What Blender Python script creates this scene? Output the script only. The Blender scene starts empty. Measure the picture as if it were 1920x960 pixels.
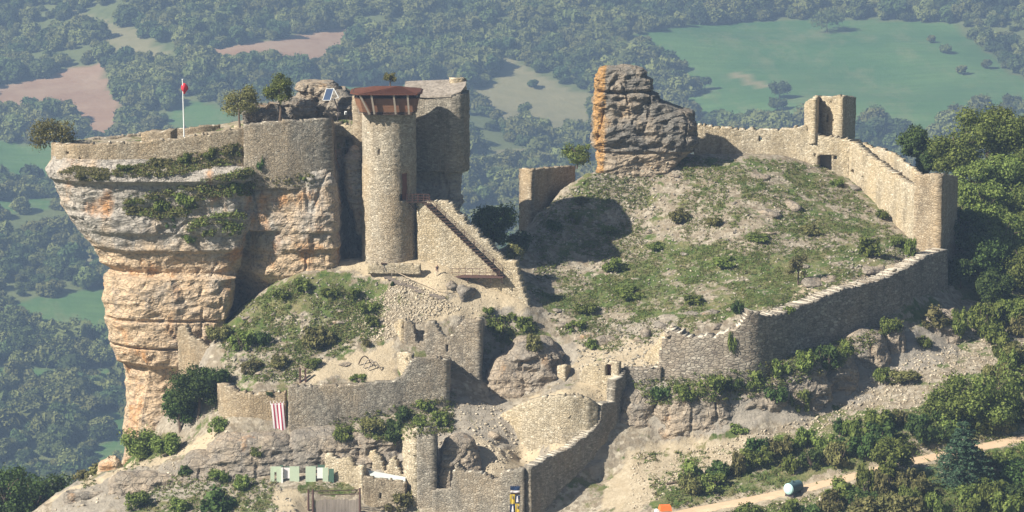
import bpy, math, random, colorsys
import numpy as np
from mathutils import Vector
from mathutils.bvhtree import BVHTree

# ------------------------------------------------------------------ camera, light, exposure
D, PITCH = 450.0, math.radians(10.0)
HC = D*math.tan(PITCH)
KPX = 0.08*math.cos(PITCH)/D
CAM = np.array([0.0, -D, HC])
scene = bpy.context.scene
COL = scene.collection
cd = bpy.data.cameras.new('camera'); cam = bpy.data.objects.new('camera', cd); COL.objects.link(cam)
cam.location = CAM; cam.rotation_euler = (math.pi/2-PITCH, 0, 0)
cd.sensor_width = 36; cd.lens = 36/(1920*KPX); cd.clip_start = 1; cd.clip_end = 12000
scene.camera = cam

SUN_A, SUN_E = math.radians(61), math.radians(38)       # azimuth left of the view axis (behind the camera), elevation
sdir = Vector((-math.sin(SUN_A)*math.cos(SUN_E), -math.cos(SUN_A)*math.cos(SUN_E), math.sin(SUN_E)))
sl = bpy.data.lights.new('sun', 'SUN'); so = bpy.data.objects.new('sun', sl); COL.objects.link(so)
sl.energy = 5.0; sl.angle = math.radians(0.5); sl.color = (1.0, 0.93, 0.80)
so.rotation_euler = (-sdir).to_track_quat('-Z', 'Y').to_euler()
w = bpy.data.worlds.new('World'); scene.world = w; w.use_nodes = True
nt = w.node_tree; sky = nt.nodes.new('ShaderNodeTexSky'); sky.sky_type = 'NISHITA'; sky.sun_disc = False
sky.sun_elevation = SUN_E; sky.sun_rotation = math.atan2(sdir.x, sdir.y)
sky.air_density = 1.3; sky.dust_density = 1.5
nt.links.new(sky.outputs[0], nt.nodes['Background'].inputs[0]); nt.nodes['Background'].inputs[1].default_value = 0.034
vs = scene.view_settings; vs.view_transform = 'Standard'; vs.look = 'None'; vs.gamma = 1; vs.exposure = 1.0
scene.cycles.max_bounces = 5; scene.cycles.diffuse_bounces = 3; scene.cycles.volume_bounces = 0
scene.cycles.transparent_max_bounces = 4

# ------------------------------------------------------------------ helpers
def P(px, py, Y):
    px = np.asarray(px, float); py = np.asarray(py, float); Y = np.asarray(Y, float)
    a = (px-960)*KPX; b = (480-py)*KPX
    dx = a; dy = math.cos(PITCH)+b*math.sin(PITCH); dz = -math.sin(PITCH)+b*math.cos(PITCH)
    t = (Y+D)/dy
    return np.stack(np.broadcast_arrays(dx*t, Y+0*t, HC+dz*t), -1)
def pix(p):
    p = np.asarray(p, float); q = p-CAM
    f = q[..., 1]*math.cos(PITCH)-q[..., 2]*math.sin(PITCH)
    u = q[..., 1]*math.sin(PITCH)+q[..., 2]*math.cos(PITCH)
    return np.stack([960+q[..., 0]/f/KPX, 480-u/f/KPX], -1)
def V(px, py, Y): return Vector(P(px, py, Y))
_perm = {}
def _tab(seed):
    if seed not in _perm:
        r = np.random.RandomState(seed+11)
        g = r.normal(size=(256, 3)); g /= np.linalg.norm(g, axis=1)[:, None]
        p = r.permutation(256); _perm[seed] = (np.concatenate([p, p]), g)
    return _perm[seed]
def noise(p, seed=0):
    perm, g = _tab(seed); i = np.floor(p).astype(int); f = p-i; i &= 255
    u = f*f*f*(f*(f*6-15)+10); r = 0
    for dx in (0, 1):
        for dy in (0, 1):
            for dz in (0, 1):
                h = perm[perm[perm[(i[:, 0]+dx) & 255]+((i[:, 1]+dy) & 255)]+((i[:, 2]+dz) & 255)]
                d = (g[h]*(f-np.array([dx, dy, dz]))).sum(1)
                wt = (u[:, 0] if dx else 1-u[:, 0])*(u[:, 1] if dy else 1-u[:, 1])*(u[:, 2] if dz else 1-u[:, 2])
                r = r+d*wt
    return r*1.6
def fbm(p, o=4, seed=0, ridged=False):
    p = np.asarray(p, float); r = np.zeros(len(p)); a = 1
    for k in range(o):
        n = noise(p*2**k+k*17.3, seed+k)
        r += a*((0.5-np.abs(n))*1.6 if ridged else n); a *= .5
    return r
def inpoly(x, y, poly):
    x = np.asarray(x, float); y = np.asarray(y, float); c = np.zeros(x.shape, bool); n = len(poly)
    for i in range(n):
        x1, y1 = poly[i]; x2, y2 = poly[(i+1) % n]
        if y1 == y2: continue
        c ^= ((y1 > y) != (y2 > y)) & (x < (x2-x1)*(y-y1)/(y2-y1)+x1)
    return c
def tag(o, label=None, cat=None, group=None, kind=None):
    if label: o['label'] = label
    if cat: o['category'] = cat
    if group: o['group'] = group
    if kind: o['kind'] = kind
    return o
def empty(name, loc=(0, 0, 0), rz=0, label=None, cat=None, group=None):
    o = bpy.data.objects.new(name, None); COL.objects.link(o); o.location = loc; o.rotation_euler = (0, 0, rz); o.empty_display_size = .3
    return tag(o, label, cat, group)
def mk(name, v, f, mat, parent=None, smooth=False, uv=None, attrs=None):
    """numpy mesh: f is (n,3) or (n,4) array or list of lists"""
    me = bpy.data.meshes.new(name); v = np.asarray(v, float)
    if isinstance(f, np.ndarray):
        n, k = f.shape
        me.vertices.add(len(v)); me.vertices.foreach_set('co', v.ravel())
        me.loops.add(n*k); me.loops.foreach_set('vertex_index', f.ravel().astype(np.int32))
        me.polygons.add(n); me.polygons.foreach_set('loop_start', np.arange(0, n*k, k, dtype=np.int32))
        me.polygons.foreach_set('loop_total', np.full(n, k, np.int32)); me.update(calc_edges=True)
    else:
        me.from_pydata([tuple(a) for a in v], [], f); me.update()
    if uv is not None:
        l = me.uv_layers.new(name='UVMap'); l.data.foreach_set('uv', np.asarray(uv, float).ravel())
    if attrs:
        for k_, a in attrs.items():
            at = me.attributes.new(k_, 'FLOAT', 'POINT'); at.data.foreach_set('value', np.asarray(a, np.float32))
    if smooth: me.polygons.foreach_set('use_smooth', np.ones(len(me.polygons), bool))
    if mat: me.materials.append(mat)
    o = bpy.data.objects.new(name, me); COL.objects.link(o)
    if parent: o.parent = parent
    return o
class MB:
    """collects boxes, bars and prisms into one mesh"""
    def __init__(s): s.v = []; s.f = []
    def add(s, v, f):
        n = len(s.v); s.v += [tuple(a) for a in v]; s.f += [[i+n for i in q] for q in f]; return s
    def hexa(s, c8): return s.add(c8, [[0, 3, 2, 1], [4, 5, 6, 7], [0, 1, 5, 4], [1, 2, 6, 5], [2, 3, 7, 6], [3, 0, 4, 7]])
    def box(s, c, d, rz=0, rx=0):
        ca, sa = math.cos(rz), math.sin(rz); cx, sx = math.cos(rx), math.sin(rx); o = []
        for z in (-1, 1):
            for x, y in ((-1, -1), (1, -1), (1, 1), (-1, 1)):
                X, Y, Z = x*d[0]/2, y*d[1]/2, z*d[2]/2
                Y, Z = Y*cx-Z*sx, Y*sx+Z*cx
                o.append((c[0]+X*ca-Y*sa, c[1]+X*sa+Y*ca, c[2]+Z))
        return s.hexa(o)
    def bar(s, a, b, r, n=6, r2=None):
        a = Vector(a); b = Vector(b); d = (b-a).normalized(); u = d.orthogonal().normalized(); w_ = d.cross(u); r2 = r if r2 is None else r2
        v = []
        for q, rr in ((a, r), (b, r2)):
            for k in range(n):
                t = 2*math.pi*k/n; v.append(q+(u*math.cos(t)+w_*math.sin(t))*rr)
        return s.add(v, [[k, (k+1) % n, n+(k+1) % n, n+k] for k in range(n)]+[list(range(n))[::-1], list(range(n, 2*n))])
    def build(s, name, mat, parent=None, smooth=False): return mk(name, s.v, s.f, mat, parent, smooth)

# ------------------------------------------------------------------ materials
MATS = {}
def newmat(name, rough=.9):
    m = bpy.data.materials.new(name); m.use_nodes = True; b = m.node_tree.nodes['Principled BSDF']
    b.inputs['Roughness'].default_value = rough; b.inputs['Specular IOR Level'].default_value = .15
    MATS[name] = m; return m, m.node_tree, b
class N:
    def __init__(s, nt): s.nt = nt
    def n(s, t, **k):
        x = s.nt.nodes.new(t)
        for a, b in k.items(): setattr(x, a, b)
        return x
    def l(s, a, b): s.nt.links.new(a, b)
    def coords(s, kind='Object'): return s.n('ShaderNodeTexCoord').outputs[kind]
    def map(s, v, sc, loc=(0, 0, 0)):
        m = s.n('ShaderNodeMapping'); m.inputs['Scale'].default_value = sc; m.inputs['Location'].default_value = loc; s.l(v, m.inputs[0]); return m.outputs[0]
    def noise(s, v, sc, det=4, rough=.6):
        x = s.n('ShaderNodeTexNoise'); x.inputs['Scale'].default_value = sc; x.inputs['Detail'].default_value = det; x.inputs['Roughness'].default_value = rough; s.l(v, x.inputs['Vector']); return x.outputs['Fac']
    def vor(s, v, sc, feat='F1', out='Distance', rnd=1):
        x = s.n('ShaderNodeTexVoronoi', feature=feat); x.inputs['Scale'].default_value = sc; x.inputs['Randomness'].default_value = rnd; s.l(v, x.inputs['Vector']); return x.outputs[out]
    def ramp(s, f, stops):
        r = s.n('ShaderNodeValToRGB'); e = r.color_ramp.elements
        while len(e) < len(stops): e.new(.5)
        for i, (p, c) in enumerate(stops):
            e[i].position = p; e[i].color = (*(c if hasattr(c, '__len__') else (c, c, c)), 1)
        s.l(f, r.inputs[0]); return r.outputs[0]
    def mix(s, f, a, b, blend='MIX'):
        m = s.n('ShaderNodeMix', data_type='RGBA', blend_type=blend)
        for sock, val in ((m.inputs[0], f), (m.inputs[6], a), (m.inputs[7], b)):
            if hasattr(val, 'default_value') or hasattr(val, 'links'): s.l(val, sock)
            elif hasattr(val, '__len__'): sock.default_value = (*val, 1)
            else: sock.default_value = val
        return m.outputs[2]
    def math(s, op, a, b=0, clamp=False):
        m = s.n('ShaderNodeMath', operation=op, use_clamp=clamp)
        for sock, val in ((m.inputs[0], a), (m.inputs[1], b)):
            if hasattr(val, 'links'): s.l(val, sock)
            else: sock.default_value = val
        return m.outputs[0]
    def attr(s, name): return s.n('ShaderNodeAttribute', attribute_name=name).outputs['Fac']
    def bump(s, h, st, dist, b):
        x = s.n('ShaderNodeBump'); x.inputs['Strength'].default_value = st; x.inputs['Distance'].default_value = dist; s.l(h, x.inputs['Height']); s.l(x.outputs[0], b.inputs['Normal'])

def stone_mat(name, c1, c2, c3, warm=(.42, .30, .17), warmth=.5, mortar=.55, sx=2.4, sy=4.6):
    m, nt, b = newmat(name); g = N(nt); uv = g.coords('UV')
    wob = g.n('ShaderNodeVectorMath', operation='ADD'); nz = g.n('ShaderNodeTexNoise'); nz.inputs['Scale'].default_value = 1.3; g.l(uv, nz.inputs['Vector'])
    sc = g.n('ShaderNodeVectorMath', operation='SCALE'); sc.inputs['Scale'].default_value = .35; g.l(nz.outputs['Color'], sc.inputs[0])
    g.l(uv, wob.inputs[0]); g.l(sc.outputs[0], wob.inputs[1])
    u = g.map(wob.outputs[0], (sx, sy, 1))
    cell = g.vor(u, 1, 'F1', 'Color', .8); edge = g.vor(u, 1, 'DISTANCE_TO_EDGE', 'Distance', .8)
    sep = g.n('ShaderNodeSeparateColor'); g.l(cell, sep.inputs[0])
    col = g.ramp(sep.outputs[0], [(0, c1), (.45, c2), (.8, c2), (1, c3)])
    ob = g.coords('Object')
    big = g.noise(g.map(ob, (.16, .16, .10)), 1, 4, .65)
    col = g.mix(g.ramp(big, [(.42, 0), (.62, warmth)]), col, warm)
    gr = g.noise(g.map(ob, (.5, .5, .14), (5, 3, 1)), 1, 5, .65)
    col = g.mix(g.ramp(gr, [(.5, 0), (.68, .55)]), col, tuple(x*.5 for x in c1))
    lich = g.noise(ob, 1.7, 4, .7)
    col = g.mix(g.ramp(lich, [(.58, 0), (.68, .5)]), col, tuple(min(1, x*1.35) for x in c3))
    me = g.ramp(edge, [(.0, 1), (.11, 0)])
    col = g.mix(g.math('MULTIPLY', me, mortar), col, tuple(x*.42 for x in c1))
    g.l(col, b.inputs['Base Color'])
    h = g.math('ADD', g.ramp(edge, [(0, 0), (.16, 1)]), g.math('MULTIPLY', sep.outputs[1], .8))
    g.bump(h, .8, .07, b); return m
stone_mat('stone_grey', (.19, .17, .14), (.30, .27, .225), (.44, .405, .34), warmth=.35)
stone_mat('stone_warm', (.25, .20, .14), (.36, .30, .22), (.50, .43, .33), warmth=.5)
stone_mat('stone_tower', (.27, .235, .18), (.43, .375, .295), (.60, .54, .44), warm=(.40, .29, .17), warmth=.55, sx=2.6, sy=5)
stone_mat('stone_pale', (.33, .28, .20), (.49, .42, .31), (.62, .56, .45), warm=(.46, .34, .18), warmth=.35)
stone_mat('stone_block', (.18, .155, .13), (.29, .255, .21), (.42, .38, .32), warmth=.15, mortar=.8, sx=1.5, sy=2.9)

def rock_mat(name, cream=(.44, .36, .25), grey=(.22, .20, .18), orange=(.46, .24, .09), og=.5, use_tint=True):
    m, nt, b = newmat(name); g = N(nt); ob = g.coords('Object')
    n1 = g.noise(g.map(ob, (.22, .22, .12)), 1, 5, .62); n2 = g.noise(g.map(ob, (.45, .45, 1.2), (3, 1, 7)), 1, 5, .65); n3 = g.noise(g.map(ob, (.33, .33, .16), (9, 4, 2)), 1, 5, .6)
    f = g.math('ADD', n1, g.math('MULTIPLY', g.attr('tint'), 1.0)) if use_tint else n1
    col = g.mix(g.ramp(f, [(.40, 0), (.64, 1)]), grey, cream)
    fo = g.math('ADD', n3, g.attr('orange')) if use_tint else n3
    col = g.mix(g.ramp(fo, [(.60-.1*og, 0), (.78-.1*og, .85)]), col, orange)
    col = g.mix(g.ramp(n2, [(.34, .45), (.46, 0)]), col, tuple(x*.6 for x in grey))
    st = g.noise(g.map(ob, (.8, .8, .10), (2, 8, 5)), 1, 4, .7)
    col = g.mix(g.ramp(st, [(.54, 0), (.7, .45)]), col, (.17, .16, .155))
    sp = g.noise(ob, 2.3, 3, .7); col = g.mix(g.ramp(sp, [(.35, .5), (.5, 0), (.56, 0), (.72, .45)]), col, g.ramp(sp, [(.45, (.10, .09, .08)), (.55, (.6, .56, .48))]))
    g.l(col, b.inputs['Base Color'])
    crack = g.vor(g.map(ob, (.5, .5, 1.1)), 1, 'DISTANCE_TO_EDGE')
    h = g.math('ADD', g.math('MULTIPLY', g.noise(g.map(ob, (1, 1, 1.7)), .9, 8, .62), 1.5), g.ramp(crack, [(0, 0), (.04, .25)]))
    g.bump(h, 1.0, .45, b); return m
rock_mat('rock_cliff', cream=(.54, .40, .265), grey=(.39, .355, .315), orange=(.52, .25, .085)); rock_mat('rock_grey', cream=(.36, .29, .215), grey=(.22, .195, .165), og=-.2); rock_mat('rock_boulder', cream=(.33, .265, .195), grey=(.15, .14, .125), orange=(.43, .235, .07), og=.2)

def ground_mat():
    m, nt, b = newmat('hill_ground'); g = N(nt); ob = g.coords('Object')
    veg, pale, rk = g.attr('veg'), g.attr('pale'), g.attr('rock')
    a = g.noise(ob, .7, 6, .7); st = g.vor(ob, 1.9, 'F1', 'Color'); sep = g.n('ShaderNodeSeparateColor'); g.l(st, sep.inputs[0])
    dirt = g.mix(sep.outputs[0], (.20, .17, .13), (.46, .41, .33))
    dirt = g.mix(g.ramp(a, [(.35, .8), (.6, 0)]), dirt, (.21, .165, .11))
    rockc = g.mix(g.noise(g.map(ob, (.6, .6, 2)), 1, 6, .7), (.12, .11, .10), (.50, .45, .38))
    c = g.mix(rk, dirt, rockc)
    palec = g.mix(g.noise(ob, 1.2, 5, .7), (.40, .32, .21), (.60, .51, .37))
    c = g.mix(pale, c, palec)
    gn = g.noise(ob, .45, 6, .7)
    green = g.mix(g.ramp(g.noise(ob, 1.3, 5, .7), [(.35, 0), (.65, 1)]), (.045, .08, .02), (.13, .165, .05))
    dry = g.mix(g.noise(ob, .9, 4, .7), (.15, .13, .065), (.27, .23, .13))
    green = g.mix(g.ramp(g.noise(ob, .3, 5, .65), [(.45, 0), (.62, .8)]), green, dry)
    f = g.ramp(g.math('ADD', veg, g.math('ADD', g.math('MULTIPLY', g.math('SUBTRACT', gn, .5), 2.0), g.math('MULTIPLY', g.math('SUBTRACT', g.noise(ob, .13, 3, .6), .5), 1.6))), [(.42, 0), (.58, 1)])
    c = g.mix(f, c, green)
    g.l(c, b.inputs['Base Color'])
    g.bump(g.math('ADD', g.noise(ob, 2.2, 8, .75), g.math('MULTIPLY', sep.outputs[1], .5)), 1.0, .30, b); return m
ground_mat()
def plain(name, c, rough=.8, var=.25, sc=3, metal=0):
    m, nt, b = newmat(name, rough); g = N(nt)
    n = g.noise(g.coords('Object'), sc, 4, .65)
    g.l(g.mix(n, tuple(x*(1-var) for x in c), tuple(min(1, x*(1+var)) for x in c)), b.inputs['Base Color']); b.inputs['Metallic'].default_value = metal
    return m
def leaf_mat(name, dark, light, trans=.25):
    m, nt, b = newmat(name, .75); g = N(nt)
    geo = g.n('ShaderNodeNewGeometry'); oi = g.n('ShaderNodeObjectInfo')
    c = g.mix(geo.outputs['Random Per Island'], dark, light)
    hs = g.n('ShaderNodeHueSaturation'); g.l(c, hs.inputs['Color'])
    g.l(g.math('ADD', g.math('MULTIPLY', oi.outputs['Random'], .026), .484), hs.inputs['Hue'])
    g.l(g.math('ADD', g.math('MULTIPLY', oi.outputs['Random'], .5), .75), hs.inputs['Value'])
    g.l(hs.outputs[0], b.inputs['Base Color'])
    tr = g.n('ShaderNodeBsdfTranslucent'); g.l(hs.outputs[0], tr.inputs[0])
    mx = g.n('ShaderNodeMixShader'); mx.inputs[0].default_value = trans
    g.l(b.outputs[0], mx.inputs[1]); g.l(tr.outputs[0], mx.inputs[2]); g.l(mx.outputs[0], nt.nodes['Material Output'].inputs[0]); return m
leaf_mat('leaf_dark', (.03, .06, .018), (.095, .145, .038))
leaf_mat('leaf_mid', (.065, .10, .02), (.22, .265, .07), .3)
leaf_mat('leaf_dry', (.09, .095, .03), (.24, .225, .09), .3)
leaf_mat('leaf_grass', (.065, .10, .022), (.20, .24, .07), .3)
lf = leaf_mat('leaf_far', (.042, .07, .022), (.095, .135, .042), .2)
g = N(lf.node_tree); oi = g.n('ShaderNodeObjectInfo'); hs_ = [n_ for n_ in lf.node_tree.nodes if n_.type == 'HUE_SAT'][0]; old = hs_.inputs['Color'].links[0].from_socket
pn = g.noise(oi.outputs['Location'], .012, 3, .6); wn = g.n('ShaderNodeTexWhiteNoise', noise_dimensions='3D'); g.l(oi.outputs['Location'], wn.inputs['Vector'])
f_ = g.math('ADD', g.math('MULTIPLY', pn, .9), g.math('MULTIPLY', wn.outputs['Value'], .4))
c_ = g.mix(g.ramp(f_, [(.50, 0), (.72, .85)]), old, (.17, .18, .06)); c_ = g.mix(g.ramp(f_, [(.30, .7), (.52, 0)]), c_, (.022, .045, .025)); g.l(c_, hs_.inputs['Color'])
leaf_mat('leaf_pine', (.03, .06, .035), (.08, .13, .07))
plain('bark', (.12, .09, .07)); plain('twig', (.20, .17, .14))
plain('wood_red', (.20, .085, .05), .7, .3, 2); plain('wood_dark', (.07, .045, .035)); plain('wood_grey', (.26, .22, .19), .85, .35); plain('wood_post', (.34, .29, .24), .85, .3)
plain('rust', (.10, .058, .05), .8, .3); plain('sunlit_cap', (.54, .49, .40), .95, .22, 2.5); plain('steel_dark', (.06, .05, .055), .6)
plain('white_paint', (.75, .76, .76), .5, .06); plain('green_paint', (.47, .55, .42), .6, .08); plain('green_deep', (.09, .16, .12), .6, .1)
plain('shade_black', (.012, .011, .012), 1, .1, 1); plain('slate_sheet', (.52, .56, .54), .6, .1); plain('tank_teal', (.42, .62, .62), .35, .06); plain('tank_dark', (.07, .12, .14), .5, .2)
plain('flag_red', (.60, .04, .06), .7, .1); plain('cloth_red', (.38, .05, .08), .9, .15); plain('cloth_white', (.72, .68, .70), .9, .06); plain('solar_blue', (.06, .09, .16), .25, .2)
plain('rope', (.55, .45, .34)); plain('skin', (.50, .30, .21)); plain('trouser', (.60, .50, .40)); plain('shirt_dark', (.06, .04, .05)); plain('hair_dark', (.03, .02, .015))
plain('orange_plastic', (.78, .16, .04), .5, .06); plain('yellow_cloth', (.55, .40, .06), .8, .1); plain('navy_cloth', (.02, .04, .10), .8, .1); plain('tyre', (.03, .03, .03))
plain('road_dirt', (.50, .37, .25), .95, .2, 1.2); plain('concrete', (.33, .31, .28), .9, .15)
# ------------------------------------------------------------------ far valley and hillside
FIELDS = {
 'brown': [[(-40, 175), (60, 150), (130, 125), (205, 117), (203, 150), (238, 212), (200, 262), (150, 255), (120, 215), (60, 215), (0, 205), (-40, 205)],
           [(360, 98), (480, 80), (600, 57), (665, 50), (662, 85), (640, 112), (575, 132), (520, 112), (440, 120)]],
 'green': [[(335, 190), (390, 192), (440, 212), (470, 240), (350, 255), (305, 225)],
           [(-60, 262), (110, 272), (112, 345), (-60, 350)],
           [(-60, 590), (60, 562), (195, 538), (260, 600), (190, 645), (110, 650), (60, 600)],
           [(-60, 688), (50, 688), (120, 705), (60, 722), (-60, 720)], [(150, 690), (230, 690), (235, 712), (150, 714)],
           [(165, 770), (250, 775), (250, 870), (150, 855), (200, 825)], [(-50, 383), (95, 370), (90, 395), (-50, 402)],
           [(560, 150), (700, 165), (860, 150), (860, 190), (600, 200)],
           [(600, 0), (720, 0), (700, 14), (560, 12)],
           [(1190, 62), (1290, 46), (1480, 38), (1600, 38), (1790, 42), (1830, 80), (1900, 140), (2000, 190), (2000, 205), (1840, 205), (1740, 268), (1600, 235), (1500, 240), (1440, 232), (1310, 225), (1290, 190), (1255, 140), (1215, 95)]],
 'drab': [[(930, 103), (985, 122), (1050, 160), (1110, 180), (1118, 240), (1060, 265), (960, 240), (870, 180), (930, 150)],
          [(1360, 132), (1400, 140), (1448, 160), (1440, 171), (1400, 158)], [(60, 468), (190, 470), (200, 500), (110, 490)], [(110, 15), (260, 55), (330, 110), (250, 110), (150, 60)], [(930, 285), (1040, 270), (1060, 300), (940, 310)]],
}
def far_z(x, y):
    z = -318+(y-1050)*0.146
    z = np.where(y < 1050, -318-(1050-np.maximum(y, 350))*.02, z)
    z = np.where(y < 350, -332+np.clip(350-y, 0, 900)*0.33, z)
    p = np.stack([x, y, 0*x], 1)
    b = noise(p/430.0, 31)*30+noise(p/160.0, 32)*12
    return z+b*np.clip((y-300)/500, 0, 1)
def smooth01(a): return np.clip(a, 0, 1)**2*(3-2*np.clip(a, 0, 1))
xs = np.concatenate([np.arange(-1500, -560, 20), np.arange(-560, 560, 8), np.arange(560, 1501, 20)]); ys = np.concatenate([np.arange(-900, 800, 40), np.arange(800, 2300, 7), np.arange(2300, 4001, 80)])
X, Yg = np.meshgrid(xs, ys); fx, fy = X.ravel(), Yg.ravel(); fz = far_z(fx, fy)
# raise the ground under the camera's own hill a little below it

fp = pix(np.stack([fx, fy, fz], 1)); far_ok = fy > 100
jit = np.stack([fx, fy, 0*fx], 1)/44
jx = fp[:, 0]+noise(jit, 41)*8; jy = fp[:, 1]+noise(jit, 42)*3
fa = {k: np.zeros(len(fx)) for k in FIELDS}
for k, pl in FIELDS.items():
    for q in pl: fa[k] = np.maximum(fa[k], inpoly(jx, jy, q) & far_ok)
nx, ny = len(xs), len(ys)
gi = np.arange(nx*ny).reshape(ny, nx)
quads = np.stack([gi[:-1, :-1], gi[:-1, 1:], gi[1:, 1:], gi[1:, :-1]], -1).reshape(-1, 4)
m, nt, b = newmat('valley_ground'); g = N(nt); ob = g.coords('Object')
n1 = g.noise(ob, .011, 6, .6); n2 = g.noise(ob, .14, 4, .7)
c = g.mix(n1, (.07, .10, .035), (.15, .16, .07)); c = g.mix(g.ramp(n2, [(.5, 0), (.7, .6)]), c, (.05, .07, .03))
gr = g.mix(g.ramp(g.noise(ob, .007, 6, .65), [(.35, 0), (.65, 1)]), (.045, .115, .035), (.10, .17, .055)); gr = g.mix(g.ramp(g.noise(g.map(ob, (1, .35, 1)), .03, 6, .75), [(.5, 0), (.75, .7)]), gr, (.20, .19, .10))
gr = g.mix(g.ramp(g.noise(g.map(ob, (.08, 1, 1)), .22, 3, .6), [(.4, .35), (.6, 0)]), gr, (.035, .085, .03))
br = g.mix(g.noise(g.map(ob, (.2, 1, 1)), .2, 4, .7), (.20, .115, .07), (.30, .19, .12)); br = g.mix(g.ramp(g.noise(ob, .02, 5, .65), [(.4, 0), (.65, .5)]), br, (.36, .27, .19)); dr = g.mix(g.noise(ob, .08, 5, .6), (.13, .13, .06), (.26, .23, .13))
c = g.mix(g.attr('green'), c, gr); c = g.mix(g.attr('drab'), c, dr); c = g.mix(g.attr('brown'), c, br)
g.l(c, b.inputs['Base Color']); g.bump(n2, .6, 1.0, b)
o = mk('valley_ground', np.stack([fx, fy, fz], 1), quads, m, smooth=True, attrs=fa); tag(o, kind='structure')

CURTAIN = [(1243, 664, -19.6, 745), (1252, 618, -19.9, 745), (1262, 611, -20.2, 742), (1275, 620, -20.6, 740), (1300, 630, -21.2, 738), (1345, 627, -22.0, 732), (1375, 614, -22.4, 722), (1392, 598, -22.4, 718), (1402, 580, -22.3, 716), (1412, 582, -22.0, 714), (1420, 590, -21.6, 712), (1450, 587, -20.0, 706), (1500, 568, -14.6, 694), (1560, 543, -11, 680), (1640, 523, -5, 650), (1690, 500, .2, 625), (1725, 478, 5.6, 605), (1764, 465, 11, 590)]
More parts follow.
